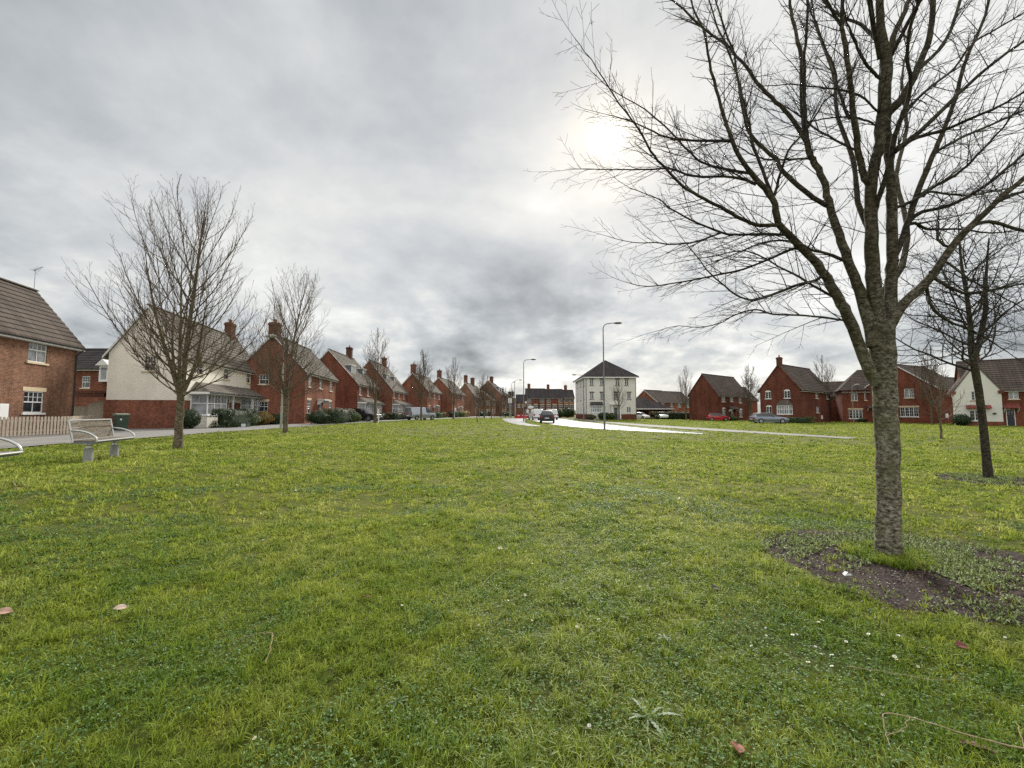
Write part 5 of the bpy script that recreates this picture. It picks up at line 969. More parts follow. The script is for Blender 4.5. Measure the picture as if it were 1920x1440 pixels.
lamp((1.7, 62.0, .18), 9.1, 1.35, 0, 'grey street lamp on the grass island before the far terrace')
lamp((.6, 98, .25), 8.8, 1.3, 0, 'distant street lamp left of the far brick terrace', r0=.08)
lamp((-.1, 112, .2), 9.4, .6, 0, 'most distant thin lamp column beside the dormers', r0=.08)
lamp((12.4, 74, .1), 8.0, 1.5, math.pi, 'street lamp with its arm reaching left, at the corner of the white block')
lamp((-15.2, 28.2, .4), 6.2, .8, math.pi, 'pale short lamp column on the left path', pale=True, r0=.06)
lamp((53.3, 66.8, 0), 5.9, .8, 0, 'short pale lamp in front of the wide brick house', pale=True, r0=.05)
# signs by the bend
def sign(loc, h, label, plates, cat='road sign', r0=.04):
    r = empty('road_sign', loc, 0, label=label, cat=cat); b = MB(); b.tube([(0, 0, -.1, r0), (0, 0, h, r0)], 8); b.build('post', M['galv'], r)
    for (kind, x, z, w, hh, mt) in plates:
        b = MB()
        if kind == 'o': b.prism([(x + w / 2 * math.cos(t), z + hh / 2 * math.sin(t)) for t in [2 * math.pi * k / 20 for k in range(20)]], -.07, -.045, lambda u, v, q: (u, q, v))
        else: b.box(x - w / 2, x + w / 2, -.07, -.045, z - hh / 2, z + hh / 2)
        b.build('plate', M[mt], r)
sign((1.95, 60.5, .17), 3.0, 'signpost with an oval white plate on the grass island', [('o', .7, 2.15, .85, .42, 'sign_white'), ('b', .25, 1.55, .3, .5, 'sign_white'), ('b', -.1, 2.0, .35, .25, 'black'), ('o', .02, 2.8, .3, .3, 'sign_white')])
sign((-.5, 105, .2), 5.0, 'tall white rectangular sign at the left road bend', [('b', 0, 4.3, .9, 1.2, 'sign_white')], r0=.14)
sign((.6, 101, .2), 3.6, 'blue plate on a pale post at the left road bend', [('b', -.1, 3.1, .45, .8, 'sign_blue')], r0=.08)
r = empty('estate_board', (-12.6, 94, .3), 0, label='small white board standing in front of the stone-headed house', cat='sign')
b = MB(); b.box(-.04, .04, -.04, .04, 0, 2.3); b.build('post', M['white_dull'], r); b = MB(); b.box(-.35, .35, -.07, -.041, 1.6, 2.3); b.build('plate', M['sign_white'], r)
b0 = None
for i, (x, y) in enumerate(((1.4, 92), (3.1, 93.5), (4.6, 92.5), (2.4, 99))):
    if b0 is None:
        b0 = empty('road_barrier', (x, y, .2), .1, label='red plastic roadworks barrier on the left verge of the road', cat='barrier', group='red roadworks barriers')
        b = MB()
        for z in (.1, .5, .86): b.box(-.75, .75, -.03, .03, z, z + .12)
        for q in (-.75, -.02, .71): b.box(q, q + .05, -.028, .028, .1, .98)
        b.box(-.7, .7, -.01, .01, .22, .5); b.build('panel', M['red_plastic'], b0)
        for q in (-.55, .55):
            f = MB(); f.box(q - .09, q + .09, -.25, .25, 0, .1); f.build('foot', M['black'], b0)
        b = MB(); b.box(-.3, .3, -.045, -.032, .64, .8); b.build('plate', M['sign_white'], b0)
    else: copy_tree(b0, (x, y, .2), (.1, -.25, .3, .9)[i])
def railing(loc, rz, L, label):
    r = empty('metal_railing', loc, rz, label=label, cat='railing'); b = MB()
    b.box(0, L, -.03, .03, .98, 1.04); b.box(0, L, -.02, .02, .5, .54); b.build('rails', M['black'], r)
    b = MB(); x = 0
    while x <= L + .01: b.box(x - .03, x + .03, -.04, .04, -.1, .977); x += 1.2
    b.build('posts', M['black'], r)
railing((-5.0, 94, .2), .12, 3.6, 'dark post-and-rail barrier on the grass before the low cottage')

# ------------------------------------------------------------------ vehicles
def vehicle(name, label, cat, loc, rz, L, Wd, H, paint, stations, wheels, wr=.33, plate=True, rails=False, group=None, side_win=True):
    """stations: (x, z_low, z_belt, z_roof, roof half-width, side glass to next, top glass to next); +X is the front"""
    root = empty(name, loc, rz, label=label, cat=cat, group=group); hw = Wd / 2
    body, win = MB(), MB()
    def ring(s):
        x, zl, zb, zr, rw = s[:5]; nose = s[7] if len(s) > 7 else 1.0; h = hw * nose; rr = min(rw, h)
        return [(x, h * .93, zl), (x, h, zl + (zb - zl) * .3), (x, h, zl + (zb - zl) * .72), (x, h * .955, zb), (x, rr, zr - .03 if zr > zb + .1 else zr - .01), (x, rr * .82, zr), (x, rr * .45, zr + .02)]
    rings = []
    for s in stations:
        a = ring(s); rings.append(a + [(p[0], -p[1], p[2]) for p in reversed(a)])
    n = len(rings[0])
    for i in range(len(rings) - 1):
        for k in range(n - 1):
            q = [rings[i][k], rings[i + 1][k], rings[i + 1][k + 1], rings[i][k + 1]]
            side = k in (3, n - 5); topf = 4 <= k <= n - 6
            gl = (side and stations[i][5]) or (topf and stations[i][6])
            (win if gl else body).poly(q)
        body.poly([rings[i][0], rings[i + 1][0], rings[i + 1][-1], rings[i][-1]])
    body.poly(rings[0]); body.poly(rings[-1][::-1])
    bo = body.build('body', M[paint], root); win.build('windows', M['car_glass'], root)
    for o in (bo,):
        o.data.shade_smooth()
        md = o.modifiers.new('weld', 'WELD'); md.merge_threshold = .002
        md = o.modifiers.new('bev', 'BEVEL'); md.width = .03; md.segments = 2; md.limit_method = 'ANGLE'; md.angle_limit = R(25)
    for wx in wheels:
        for sy in (-1, 1):
            w = MB(); y0, y1 = sy * (hw - .2), sy * (hw + .012)
            w.tube([(wx, y0, wr, wr * .93), (wx, y0 + sy * .03, wr, wr), (wx, y1 - sy * .03, wr, wr), (wx, y1, wr, wr * .92)], 22); wo = w.build('wheel', M['tyre'], root)
            w = MB(); w.tube([(wx, y1 + sy * .001, wr, wr * .64), (wx, y1 + sy * .008, wr, wr * .62)], 16)
            w.build('rim', M['rim'], wo)
            a = MB(); n2 = 14; rr = wr + .07
            a.prism([(wx + rr * math.cos(math.pi * k / n2), wr + rr * math.sin(math.pi * k / n2)) for k in range(n2 + 1)], sy * (hw - .05), sy * (hw + .004), lambda u, v, q: (u, q, v)); a.build('wheel_arch', M['black'], root)
    f0, f1 = stations[0], stations[-1]
    for sy in (-1, 1):
        y0, y1 = sorted((sy * hw * .5, sy * hw * .84))
        m = MB(); m.box(f1[0] - .09, f1[0] + .012, y0, y1, f1[2] - .22, f1[2] - .07); m.build('headlight', M['lamp_clear'], root)
        y0, y1 = sorted((sy * hw * .72, sy * hw * .97))
        m = MB(); m.box(f0[0] - .012, f0[0] + .15, y0, y1, f0[2] - .32, f0[2] - .02); m.build('tail_light', M['lamp_red'], root)
        ms = MB(); xm = max(s[0] for s in stations if s[5]) - .05; zb = [s for s in stations if s[5]][-1][2]; y0, y1 = sorted((sy * (hw - .02), sy * (hw + .17))); ms.box(xm - .08, xm + .08, y0, y1, zb - .02, zb + .13); ms.build('wing_mirror', M[paint], root)
    m = MB(); m.box(f0[0] - .02, f0[0] - .002, -.27, .27, f0[1] + .22, f0[1] + .34); m.build('number_plate', M['sign_white'], root)
    m = MB(); m.box(f1[0] + .002, f1[0] + .02, -.27, .27, f1[1] + .1, f1[1] + .22); m.build('number_plate', M['sign_white'], root)
    m = MB(); m.box(f0[0] - .025, f0[0] + .1, -hw * .93, hw * .93, f0[1] - .05, f0[1] + .16); m.box(f1[0] - .1, f1[0] + .022, -hw * .85, hw * .85, f1[1] - .04, f1[1] + .1); m.build('bumper', M['black'], root)
    if rails:
        for sy in (-1, 1):
            m = MB(); m.tube([(-L * .38, sy * .55, H - .02, .02), (-L * .34, sy * .55, H + .05, .02), (L * .02, sy * .55, H + .05, .02), (L * .06, sy * .55, H - .02, .02)], 6); m.build('roof_rail', M['rim'], root)
    return root
# rear x negative
ESTATE = [(-2.35, .32, .9, .92, .6, 0, 0, .9), (-2.3, .25, .95, 1.0, .62, 0, 1, .95), (-1.95, .2, .97, 1.38, .6, 1, 0), (-1.3, .2, .97, 1.45, .6, 1, 0), (-.35, .2, .96, 1.47, .6, 1, 0), (.35, .2, .95, 1.42, .58, 1, 1), (1.05, .2, .94, .97, .62, 0, 0), (1.9, .22, .84, .87, .6, 0, 0, .97), (2.3, .3, .7, .73, .5, 0, 0, .82)]
HATCH = [(-1.85, .32, .9, .93, .58, 0, 0, .9), (-1.8, .25, .97, 1.02, .6, 0, 1, .95), (-1.45, .2, .98, 1.45, .56, 1, 0), (-.8, .2, .97, 1.5, .56, 1, 0), (.0, .2, .95, 1.49, .56, 1, 0), (.3, .2, .95, 1.42, .55, 1, 1), (1.1, .2, .93, .97, .6, 0, 0), (1.6, .22, .82, .85, .56, 0, 0, .96), (1.88, .3, .66, .7, .45, 0, 0, .8)]
SUVS = [(-2.2, .4, 1.05, 1.08, .6, 0, 0, .9), (-2.15, .32, 1.08, 1.14, .64, 0, 1, .96), (-1.85, .28, 1.1, 1.6, .62, 1, 0), (-1.1, .28, 1.08, 1.68, .62, 1, 0), (-.2, .28, 1.07, 1.67, .62, 1, 0), (.35, .28, 1.06, 1.58, .6, 1, 1), (1.0, .28, 1.05, 1.1, .66, 0, 0), (1.85, .3, .98, 1.02, .62, 0, 0, .97), (2.2, .38, .8, .84, .55, 0, 0, .85)]
VAN = [(-2.45, .4, 1.15, 1.85, .72, 0, 0, .97), (-2.4, .32, 1.15, 1.93, .74, 0, 0), (-1.0, .3, 1.15, 1.96, .74, 0, 0), (.35, .3, 1.15, 1.95, .74, 1, 0), (1.0, .3, 1.14, 1.85, .72, 1, 1), (1.7, .3, 1.1, 1.15, .7, 0, 0), (2.25, .32, .98, 1.02, .62, 0, 0, .95), (2.45, .4, .8, .84, .55, 0, 0, .85)]
vehicle('estate_car', 'blue-grey estate car parked before the gabled house with a hipped bay', 'car', (36.6, 61.0, .0), R(-8), 4.7, 1.85, 1.47, 'paint_blue_grey', ESTATE, (-1.4, 1.4), rails=True)
vehicle('hatchback_car', 'bright red hatchback parked before the long dark hedge', 'car', (38.2, 79.5, .0), R(-12), 3.75, 1.7, 1.5, 'paint_red', HATCH, (-1.15, 1.2), .31)
vehicle('suv_car', 'black four-by-four driving away along the road, seen from behind', 'car', (4.75, 57.5, .13), R(84), 4.4, 1.9, 1.68, 'paint_black', SUVS, (-1.35, 1.4), .37)
vehicle('suv_car', 'dark car parked on the drive between the pale shrub and the dormered house', 'car', (-18.9, 54.5, .4), R(-18), 4.5, 1.9, 1.68, 'paint_black', SUVS, (-1.35, 1.4), .37)
vehicle('van', 'silver van parked on the left road, tree trunk in front of its bonnet', 'van', (-14.1, 66.0, .38), R(52), 4.9, 1.95, 1.96, 'paint_silver', VAN, (-1.5, 1.55), .34)
vehicle('van', 'white van left of the black four-by-four', 'van', (4.25, 76, .17), R(100), 4.9, 1.95, 1.96, 'paint_white', VAN, (-1.5, 1.55), .34)
vehicle('van', 'white van right of the black four-by-four', 'van', (7.1, 79.0, .15), R(96), 4.9, 1.95, 1.96, 'paint_white', VAN, (-1.5, 1.55), .34)
vehicle('hatchback_car', 'small white car nosing out beside the white block', 'car', (27.9, 92.5, .1), R(-60), 3.75, 1.7, 1.5, 'paint_white', HATCH, (-1.15, 1.2), .31)
vehicle('suv_car', 'white car facing out of the carport beside the hedge', 'car', (32.4, 92.5, .05), R(-95), 4.4, 1.85, 1.68, 'paint_white', SUVS, (-1.35, 1.4), .36)
# ------------------------------------------------------------------ ground
def S_np(a, b, t):
    t = np.clip((t - a) / (b - a), 0, 1); return t * t * (3 - 2 * t)
def gs_np(x, y):
    l = np.where(x < -2, S_np(0, 1, (-2 - x) / 6), 0)
    m = .25 * S_np(30, 70, y) * (1 - S_np(0, 14, x)); n = .3 * np.exp(-((x - 18) ** 2 / 160 + (y - 88) ** 2 / 260))
    d = 1 - S_np(14, 40, np.abs(y) + np.abs(x) * .3)
    return np.maximum(.4 * l, m) + n * (1 - l) + d * (.018 * np.sin(1.3 * x + .7 * y) + .014 * np.sin(-.9 * x + 2.1 * y + 1) + .01 * np.sin(3.1 * x + 1.7 * y))
def lawn_nodes(t):
    geo = t.nodes.new('ShaderNodeNewGeometry'); P = geo.outputs['Position']
    mp = t.nodes.new('ShaderNodeMapping'); mp.inputs['Scale'].default_value = (1, 1, 0); t.links.new(P, mp.inputs[0]); P = mp.outputs[0]
    a = noise(t, P, .55, 7, .72); b = noise(t, P, 2.6, 6, .7)
    c = ramp(t, a, [(.36, (.225, .315, .036)), (.5, (.375, .42, .062)), (.66, (.47, .49, .13))])
    c = mixc(t, ramp(t, b, [(.44, (0, 0, 0)), (.64, (.7,) * 3)]), c, (.14, .235, .03))
    sp = t.nodes.new('ShaderNodeSeparateXYZ'); t.links.new(P, sp.inputs[0])      # lusher, clover-rich turf in the nearest strip and to the left
    mr = N(t, 'ShaderNodeMapRange'); mr.inputs[1].default_value = 2.6; mr.inputs[2].default_value = 6.2; mr.clamp = True
    ad = N(t, 'ShaderNodeMath', operation='MULTIPLY_ADD'); ad.inputs[1].default_value = 3.0; t.links.new(noise(t, P, 1.3, 4, .6), ad.inputs[0]); t.links.new(sp.outputs[1], ad.inputs[2])
    sb = N(t, 'ShaderNodeMath', operation='SUBTRACT'); t.links.new(ad.outputs[0], sb.inputs[0]); sb.inputs[1].default_value = 1.5; t.links.new(sb.outputs[0], mr.inputs[0])
    c = mixc(t, mr.outputs[0], mixc(t, 1.0, c, (.76, .82, .66), 'MULTIPLY'), c)
    return P, c
def lawn_mat():
    m, t, b = nt('lawn_turf'); P, c = lawn_nodes(t)
    f = noise(t, P, 14, 6, .75); f2 = noise(t, P, 60, 4, .7)
    c = mixc(t, 1.0, c, ramp(t, f, [(.3, (.55, .5, .5)), (.5, (.95, .95, .9)), (.7, (1.5, 1.4, 1.35))]), 'MULTIPLY')
    c = mixc(t, 1.0, c, ramp(t, f2, [(.3, (.6,) * 3), (.7, (1.35,) * 3)]), 'MULTIPLY')
    f3 = noise(t, P, 2.7, 6, .7)
    c = mixc(t, ramp(t, f3, [(.66, (0, 0, 0)), (.74, (.6,) * 3)]), c, (.05, .075, .015))
    c = mixc(t, 1.0, c, (.36, .34, .34), 'MULTIPLY')
    t.links.new(c, b.inputs['Base Color']); b.inputs['Roughness'].default_value = .9; b.inputs['Specular IOR Level'].default_value = .2
    h = mixc(t, .5, f, f2); bump(t, b, h, 1.0, .05); return m
M['lawn'] = lawn_mat()
def blade_mat():
    m, t, b = nt('grass_blades'); P, c = lawn_nodes(t)
    at = N(t, 'ShaderNodeAttribute'); at.attribute_name = 'tint'
    c = mixc(t, 1.0, c, ramp(t, at.outputs['Fac'], [(0, (.30, .36, .28)), (.28, (.66, .7, .6)), (.5, (1.0, 1.0, 1.0)), (.9, (1.5, 1.45, 1.9)), (.955, (1.9, 1.5, 3.0)), (1, (2.3, 1.7, 4.5))]), 'MULTIPLY')
    t.links.new(c, b.inputs['Base Color']); b.inputs['Roughness'].default_value = .5; b.inputs['Specular IOR Level'].default_value = .35
    tr = t.nodes.new('ShaderNodeBsdfTranslucent'); t.links.new(c, tr.inputs[0])
    mx = N(t, 'ShaderNodeMixShader'); mx.inputs[0].default_value = .4
    t.links.new(b.outputs[0], mx.inputs[1]); t.links.new(tr.outputs[0], mx.inputs[2]); t.links.new(mx.outputs[0], t.nodes['Material Output'].inputs[0]); return m
M['blades'] = blade_mat()
M['clover'] = leafm('clover_leaves', (.05, .12, .02), (.15, .27, .06), .25)
M['weed'] = leafm('grey_green_weed_leaves', (.05, .10, .03), (.13, .20, .085), .2)
M['nettle'] = leafm('purplish_ground_cover', (.07, .045, .03), (.46, .52, .26), .2)
_t = M['nettle'].node_tree; _r = [q for q in _t.nodes if q.type == 'VALTORGB'][0]; _e = _r.color_ramp.elements.new(.35); _e.color = (.15, .21, .05, 1); _e = _r.color_ramp.elements.new(.7); _e.color = (.27, .34, .12, 1)
def asphalt(name, c, rough, wet=0):
    m, t, b = nt(name); geo = t.nodes.new('ShaderNodeNewGeometry')
    f = noise(t, geo.outputs['Position'], .8, 6, .7); f2 = noise(t, geo.outputs['Position'], 30, 4, .7)
    a = mixc(t, 1.0, ramp(t, f, [(.3, tuple(x * .75 for x in c)), (.7, tuple(x * 1.2 for x in c))]), ramp(t, f2, [(.3, (.8,) * 3), (.7, (1.2,) * 3)]), 'MULTIPLY')
    t.links.new(a, b.inputs['Base Color'])
    t.links.new(ramp(t, f, [(.35, (rough,) * 3), (.65, (rough + .15,) * 3)]), b.inputs['Roughness'])
    b.inputs['Specular IOR Level'].default_value = .5 + wet
    bump(t, b, f2, .25, .004); return m
M['road'] = asphalt('wet_asphalt', (.12, .12, .13), .30, -.15)
M['path'] = asphalt('damp_pale_path', (.24, .23, .215), .7, -.3)
M['drive'] = asphalt('dark_tarmac_drive', (.13, .125, .12), .5, .1)
M['kerb'] = simple('concrete_kerb', (.30, .30, .29), .6, var=.15)
def axis_vals(a, b, dense0, dense1, st):
    mid = np.arange(dense0, dense1 + st / 2, st); lo, hi = [], []
    v, d = dense0, st
    while v > a: d *= 1.35; v -= d; lo.append(max(v, a))
    v, d = dense1, st
    while v < b: d *= 1.35; v += d; hi.append(min(v, b))
    return np.array(lo[::-1] + list(mid) + hi)
xs = axis_vals(-2500, 2500, -34, 70, .5); ys = axis_vals(-400, 3000, -6, 112, .5)
X, Y = np.meshgrid(xs, ys); Z = gs_np(X, Y); nx, ny = len(xs), len(ys)
V = np.stack([X, Y, Z], -1).reshape(-1, 3); i = np.arange(nx * ny).reshape(ny, nx)
F = np.stack([i[:-1, :-1], i[:-1, 1:], i[1:, 1:], i[1:, :-1]], -1).reshape(-1, 4)
tag(mesh_np('lawn', V, F, M['lawn']), kind='structure')
def strip(name, A, B, mat, lift=.02, n=None, m=8):
    """sheet between two polylines following the ground"""
    def res(P, k):
        P = np.array(P, float); d = np.r_[0, np.cumsum(np.hypot(*np.diff(P, axis=0).T))]; q = np.linspace(0, d[-1], k)
        return np.stack([np.interp(q, d, P[:, 0]), np.interp(q, d, P[:, 1])], 1)
    k = n or 90; A, B = res(A, k), res(B, k); t = np.linspace(0, 1, m)[None, :, None]
    G = A[:, None] * (1 - t) + B[:, None] * t; z = gs_np(G[..., 0], G[..., 1]) + lift
    V = np.concatenate([G, z[..., None]], -1).reshape(-1, 3); i = np.arange(k * m).reshape(k, m)
    F = np.stack([i[:-1, :-1], i[:-1, 1:], i[1:, 1:], i[1:, :-1]], -1).reshape(-1, 4)
    return tag(mesh_np(name, V, F, mat), kind='structure')
Lb = [(-13.6, 3), (-14.8, 9), (-15.35, 13.5), (-16.1, 19), (-16.5, 25), (-16.7, 35), (-16.8, 48), (-15.5, 60), (-13.5, 72), (-11, 85), (-8, 100), (-4, 122), (0, 150)]
La = [(x - 5.6 + .9 * S(8, 30, y) + 0 * y, y) for x, y in Lb]; Lc = [(x - 6.5 - 2.5 * S(30, 12, y), y) for x, y in La]
strip('access_path', La, Lb, M['path'], .022); strip('driveway', Lc, La, M['drive'], .018)
strip('path_edging', Lb, [(x + .1, y) for x, y in Lb], M['kerb'], .045, m=2)
# main road: narrows out of sight behind the lawn edge
near = [(2.2, 150), (2.4, 120), (2.6, 100), (3.0, 80), (3.4, 66), (4.2, 56), (4.9, 49.5), (6.2, 43.8), (8.3, 38.0), (10.85, 33.4), (13.1, 29.7)]
far = [(9.2, 150), (9.3, 120), (9.5, 100), (10.2, 84), (11.0, 70), (11.6, 60), (11.9, 54), (12.3, 46), (12.7, 38.8), (13.2, 34.5), (13.9, 30.9)]
strip('road', near, far, M['road'], .03)
strip('kerb', far, [(x + .14, y) for x, y in far], M['kerb'], .10, m=2)
pf = [(11.5, 150), (12, 110), (13.0, 88), (15.0, 72), (17.2, 54), (18.8, 41), (20.0, 30), (20.5, 25.4)]
pn = [(9.9, 150), (10.4, 110), (11.2, 88), (13.3, 68), (14.6, 46), (16.5, 36), (18.4, 28), (19.3, 24.7)]
strip('footpath', pn, pf, M['path'], .024)
# side lay-by curling round the grass island
lay0 = [(-1.9, 90), (-1.9, 82), (-1.6, 72), (-.9, 62), (-.2, 55), (.7, 48.5), (1.7, 46.2), (2.9, 45.0)]
lay1 = [(2.6, 90), (2.5, 80), (2.2, 74), (2.0, 66), (1.7, 58), (2.0, 52.5), (2.5, 49), (3.1, 46.0)]
strip('side_road', lay0, lay1, M['road'], .026)
# bark-mulch beds at the two trees
def bed(c, rx, ry, seed, lift=.006):
    rg = np.random.default_rng(seed); n, m = 90, 14; a = np.linspace(0, 2 * np.pi, n, endpoint=False)
    rr = 1 + .06 * np.sin(3 * a + 1) + .05 * np.sin(7 * a) + .03 * rg.normal(size=n)
    t = np.linspace(0, 1, m)[:, None]; x = c[0] + rx * rr * t * np.cos(a); y = c[1] + ry * rr * t * np.sin(a)
    z = gs_np(x, y) + lift + .012 * rg.random(x.shape) * (t < .99); V = np.stack([x, y, z], -1).reshape(-1, 3)
    i = np.arange(n * m).reshape(m, n); j = np.roll(i, -1, 1); F = np.stack([i[:-1], j[:-1], j[1:], i[1:]], -1).reshape(-1, 4)
    mm, t_, b = nt('bark_mulch'); geo = t_.nodes.new('ShaderNodeNewGeometry'); f = noise(t_, geo.outputs['Position'], 38, 6, .75); f2 = noise(t_, geo.outputs['Position'], 3, 3)
    cc = mixc(t_, ramp(t_, f2, [(.45, (0, 0, 0)), (.7, (.4,) * 3)]), ramp(t_, f, [(.40, (.006, .003, .003)), (.54, (.03, .015, .012)), (.66, (.15, .09, .07))]), (.05, .045, .02)); t_.links.new(cc, b.inputs['Base Color']); b.inputs['Roughness'].default_value = .95; bump(t_, b, f, 1, .02)
    return tag(mesh_np('mulch_bed', V, F, mm), kind='structure')
BED = [((4.05, 4.3), 1.42, 1.22), ((10.7, 9.6), 1.05, .85)]
bed(*BED[0], 1, .002); bed(*BED[1], 2, .002)
# ------------------------------------------------------------------ grass, clover, ground cover
def in_bed(x, y, k=1.0):
    r = np.zeros(x.shape, bool)
    for c, rx, ry in BED: r |= ((x - c[0]) / (rx * k)) ** 2 + ((y - c[1]) / (ry * k)) ** 2 < .82 + .36 * vn(x, y, 5.0, 9)
    return r
def vn(x, y, s, seed):      # cheap value noise
    def h(i, j): q = np.sin(i * 127.1 + j * 311.7 + seed * 74.7) * 43758.5453; return q - np.floor(q)
    x, y = x * s, y * s; i, j = np.floor(x), np.floor(y); u, v = x - i, y - j; u, v = u * u * (3 - 2 * u), v * v * (3 - 2 * v)
    return (h(i, j) * (1 - u) + h(i + 1, j) * u) * (1 - v) + (h(i, j + 1) * (1 - u) + h(i + 1, j + 1) * u) * v
def scatter(n, r0, r1, p, rg, spread=66):
    r = (r0 ** p + (r1 ** p - r0 ** p) * rg.random(n)) ** (1 / p); a = R(spread) * (2 * rg.random(n) - 1) + 0
    return r * np.sin(a), r * np.cos(a), r
def road_mask(x, y):
    r = np.zeros(x.shape, bool)
    for A, B in ((near, far), (pn, pf), (lay0, lay1)):
        A, B = sorted(A, key=lambda q: q[1]), sorted(B, key=lambda q: q[1]); xa = np.interp(y, [q[1] for q in A], [q[0] for q in A]); xb = np.interp(y, [q[1] for q in B], [q[0] for q in B])
        r |= (x > xa - .05) & (x < xb + .05) & (y > A[0][1]) & (y < 160)
    return r
def grass(name, n, r0, r1, p, hscale, wk, seed, label):
    rg = np.random.default_rng(seed); x, y, r = scatter(n, r0, r1, p, rg)
    keep = ~((in_bed(x, y) & (rg.random(n) > .05))) & (x > np.interp(y, [q[1] for q in Lb], [q[0] for q in Lb]) + .1 + .12 * rg.random(n))
    keep &= ~((y > 20) & road_mask(x, y)); dt = np.hypot(x - 3.85, y - 4.47); keep |= (dt < .36) & (dt > .12)
    pat = np.clip(vn(x, y, 1.1, 1) * .35 + vn(x, y, 3.3, 2) * .3 + vn(x, y, 8.5, 5) * .42 - .02, 0, 1); worn = (vn(x, y, 3.7, 31) * .5 + vn(x, y, 12, 32) * .5) > .74; keep &= rg.random(n) < (.5 + .9 * pat) * np.where(worn, .18, 1)
    x, y, r, pat = x[keep], y[keep], r[keep], pat[keep]; n = len(x)
    K = 9; cx, cy, cr, cp = x, y, r, pat; n = len(x) * K        # every kept point is a tuft of K blades
    sp = np.repeat(.006 + cr * .0028, K); oa = rg.uniform(0, 2 * np.pi, n); od = np.abs(rg.normal(size=n)); x = np.repeat(cx, K) + np.cos(oa) * od * sp; y = np.repeat(cy, K) + np.sin(oa) * od * sp
    r = np.repeat(cr, K); pat = np.repeat(cp, K); th = np.repeat(rg.lognormal(0, .42, len(cx)), K)
    z = gs_np(x, y) - .004; dt = np.hypot(x - 3.85, y - 4.47); h = hscale * (.45 + 1.9 * pat ** 2) * th * rg.uniform(.5, 1.3, n) * (1 + 1.0 * (dt < .42)); h = np.minimum(h, hscale * 3.2)
    w = np.maximum(.0019, r * wk) * rg.uniform(.6, 1.4, n)
    a = rg.uniform(0, 2 * np.pi, n); ca, sa = np.cos(a), np.sin(a); la = oa + rg.normal(size=n) * .6 + (vn(x, y, 2.6, 21) - .5) * 3; ln = h * rg.uniform(.15, 1.25, n); dx, dy = np.cos(la) * ln, np.sin(la) * ln
    V = np.stack([np.stack([x - ca * w, y - sa * w, z], 1), np.stack([x + ca * w, y + sa * w, z], 1),
                  np.stack([x - ca * w * .8 + dx * .35, y - sa * w * .8 + dy * .35, z + h * .6], 1), np.stack([x + ca * w * .8 + dx * .35, y + sa * w * .8 + dy * .35, z + h * .6], 1),
                  np.stack([x + dx, y + dy, z + h * (1 - .35 * (ln / h))], 1)], 1).reshape(-1, 3)
    b = (np.arange(n) * 5)[:, None]; F = np.stack([b + [0, 1, 3], b + [0, 3, 2], b + [2, 3, 4]], 1).reshape(-1, 3)
    tint = np.repeat(np.clip(rg.random(n) * .62 + np.repeat(rg.random(len(cx)), K) * .38, 0, 1), 5)
    return tag(mesh_np(name, V, F, M['blades'], None, False, tint), label, 'grass', kind='stuff')
grass('grass', 68000, 1.3, 6.5, 1.3, .036, .0007, 1, 'short mown grass blades of the near lawn')
grass('grass', 66000, 6.0, 24, 1.2, .040, .0008, 2, 'short mown grass of the lawn further off')
grass('grass', 52000, 21, 95, 1.1, .055, .0008, 3, 'grass of the far half of the green')
def leaf_mesh(name, x, y, r, size, mat, rg, label, cat, hgt=.012, per=3, tilt=.45):
    n = len(x); z = gs_np(x, y) + hgt * rg.uniform(.3, 1.6, n)
    V, T = [], []
    a0 = rg.uniform(0, 2 * np.pi, n); tn = rg.random(n)
    for k in range(per):
        a = a0 + k * 2 * np.pi / per + rg.normal(size=n) * .2; s = size * rg.uniform(.7, 1.3, n); ca, sa = np.cos(a), np.sin(a); t = rg.normal(size=n) * tilt * s
        c = np.stack([x, y, z], 1); d = np.stack([ca * s, sa * s, t], 1); e = np.stack([-sa * s * .5, ca * s * .5, t * .5 + rg.normal(size=n) * s * .15], 1)
        V.append(np.stack([c, c + d * .55 + e, c + d, c + d * .55 - e], 1)); T.append(np.repeat(tn, 4))
    V = np.concatenate(V).reshape(-1, 3); F = np.arange(len(V)).reshape(-1, 4)
    return tag(mesh_np(name, V, F, M[mat], None, False, np.concatenate(T)), label, cat, kind='stuff')
rg = np.random.default_rng(5); x, y, r = scatter(120000, 1.4, 9, 1.3, rg)
k = ((vn(x, y, .9, 7) * .6 + vn(x, y, 3, 8) * .4) > .50 + .10 * (r > 4)) & ~in_bed(x, y); x, y, r = x[k], y[k], r[k]
leaf_mesh('clover', x, y, r, .0085 * np.maximum(1, r / 5), 'clover', rg, 'dark clover patches in the near grass', 'clover', .026)
rg = np.random.default_rng(6); x, y, r = scatter(60000, 2.2, 14, 1.5, rg); k = in_bed(x, y, 1.04) & ((vn(x, y, 2.2, 3) * .6 + vn(x, y, 7, 4) * .4) > .40 + .2 * rg.random(len(x)) * (x < 4)); x, y, r = x[k], y[k], r[k]
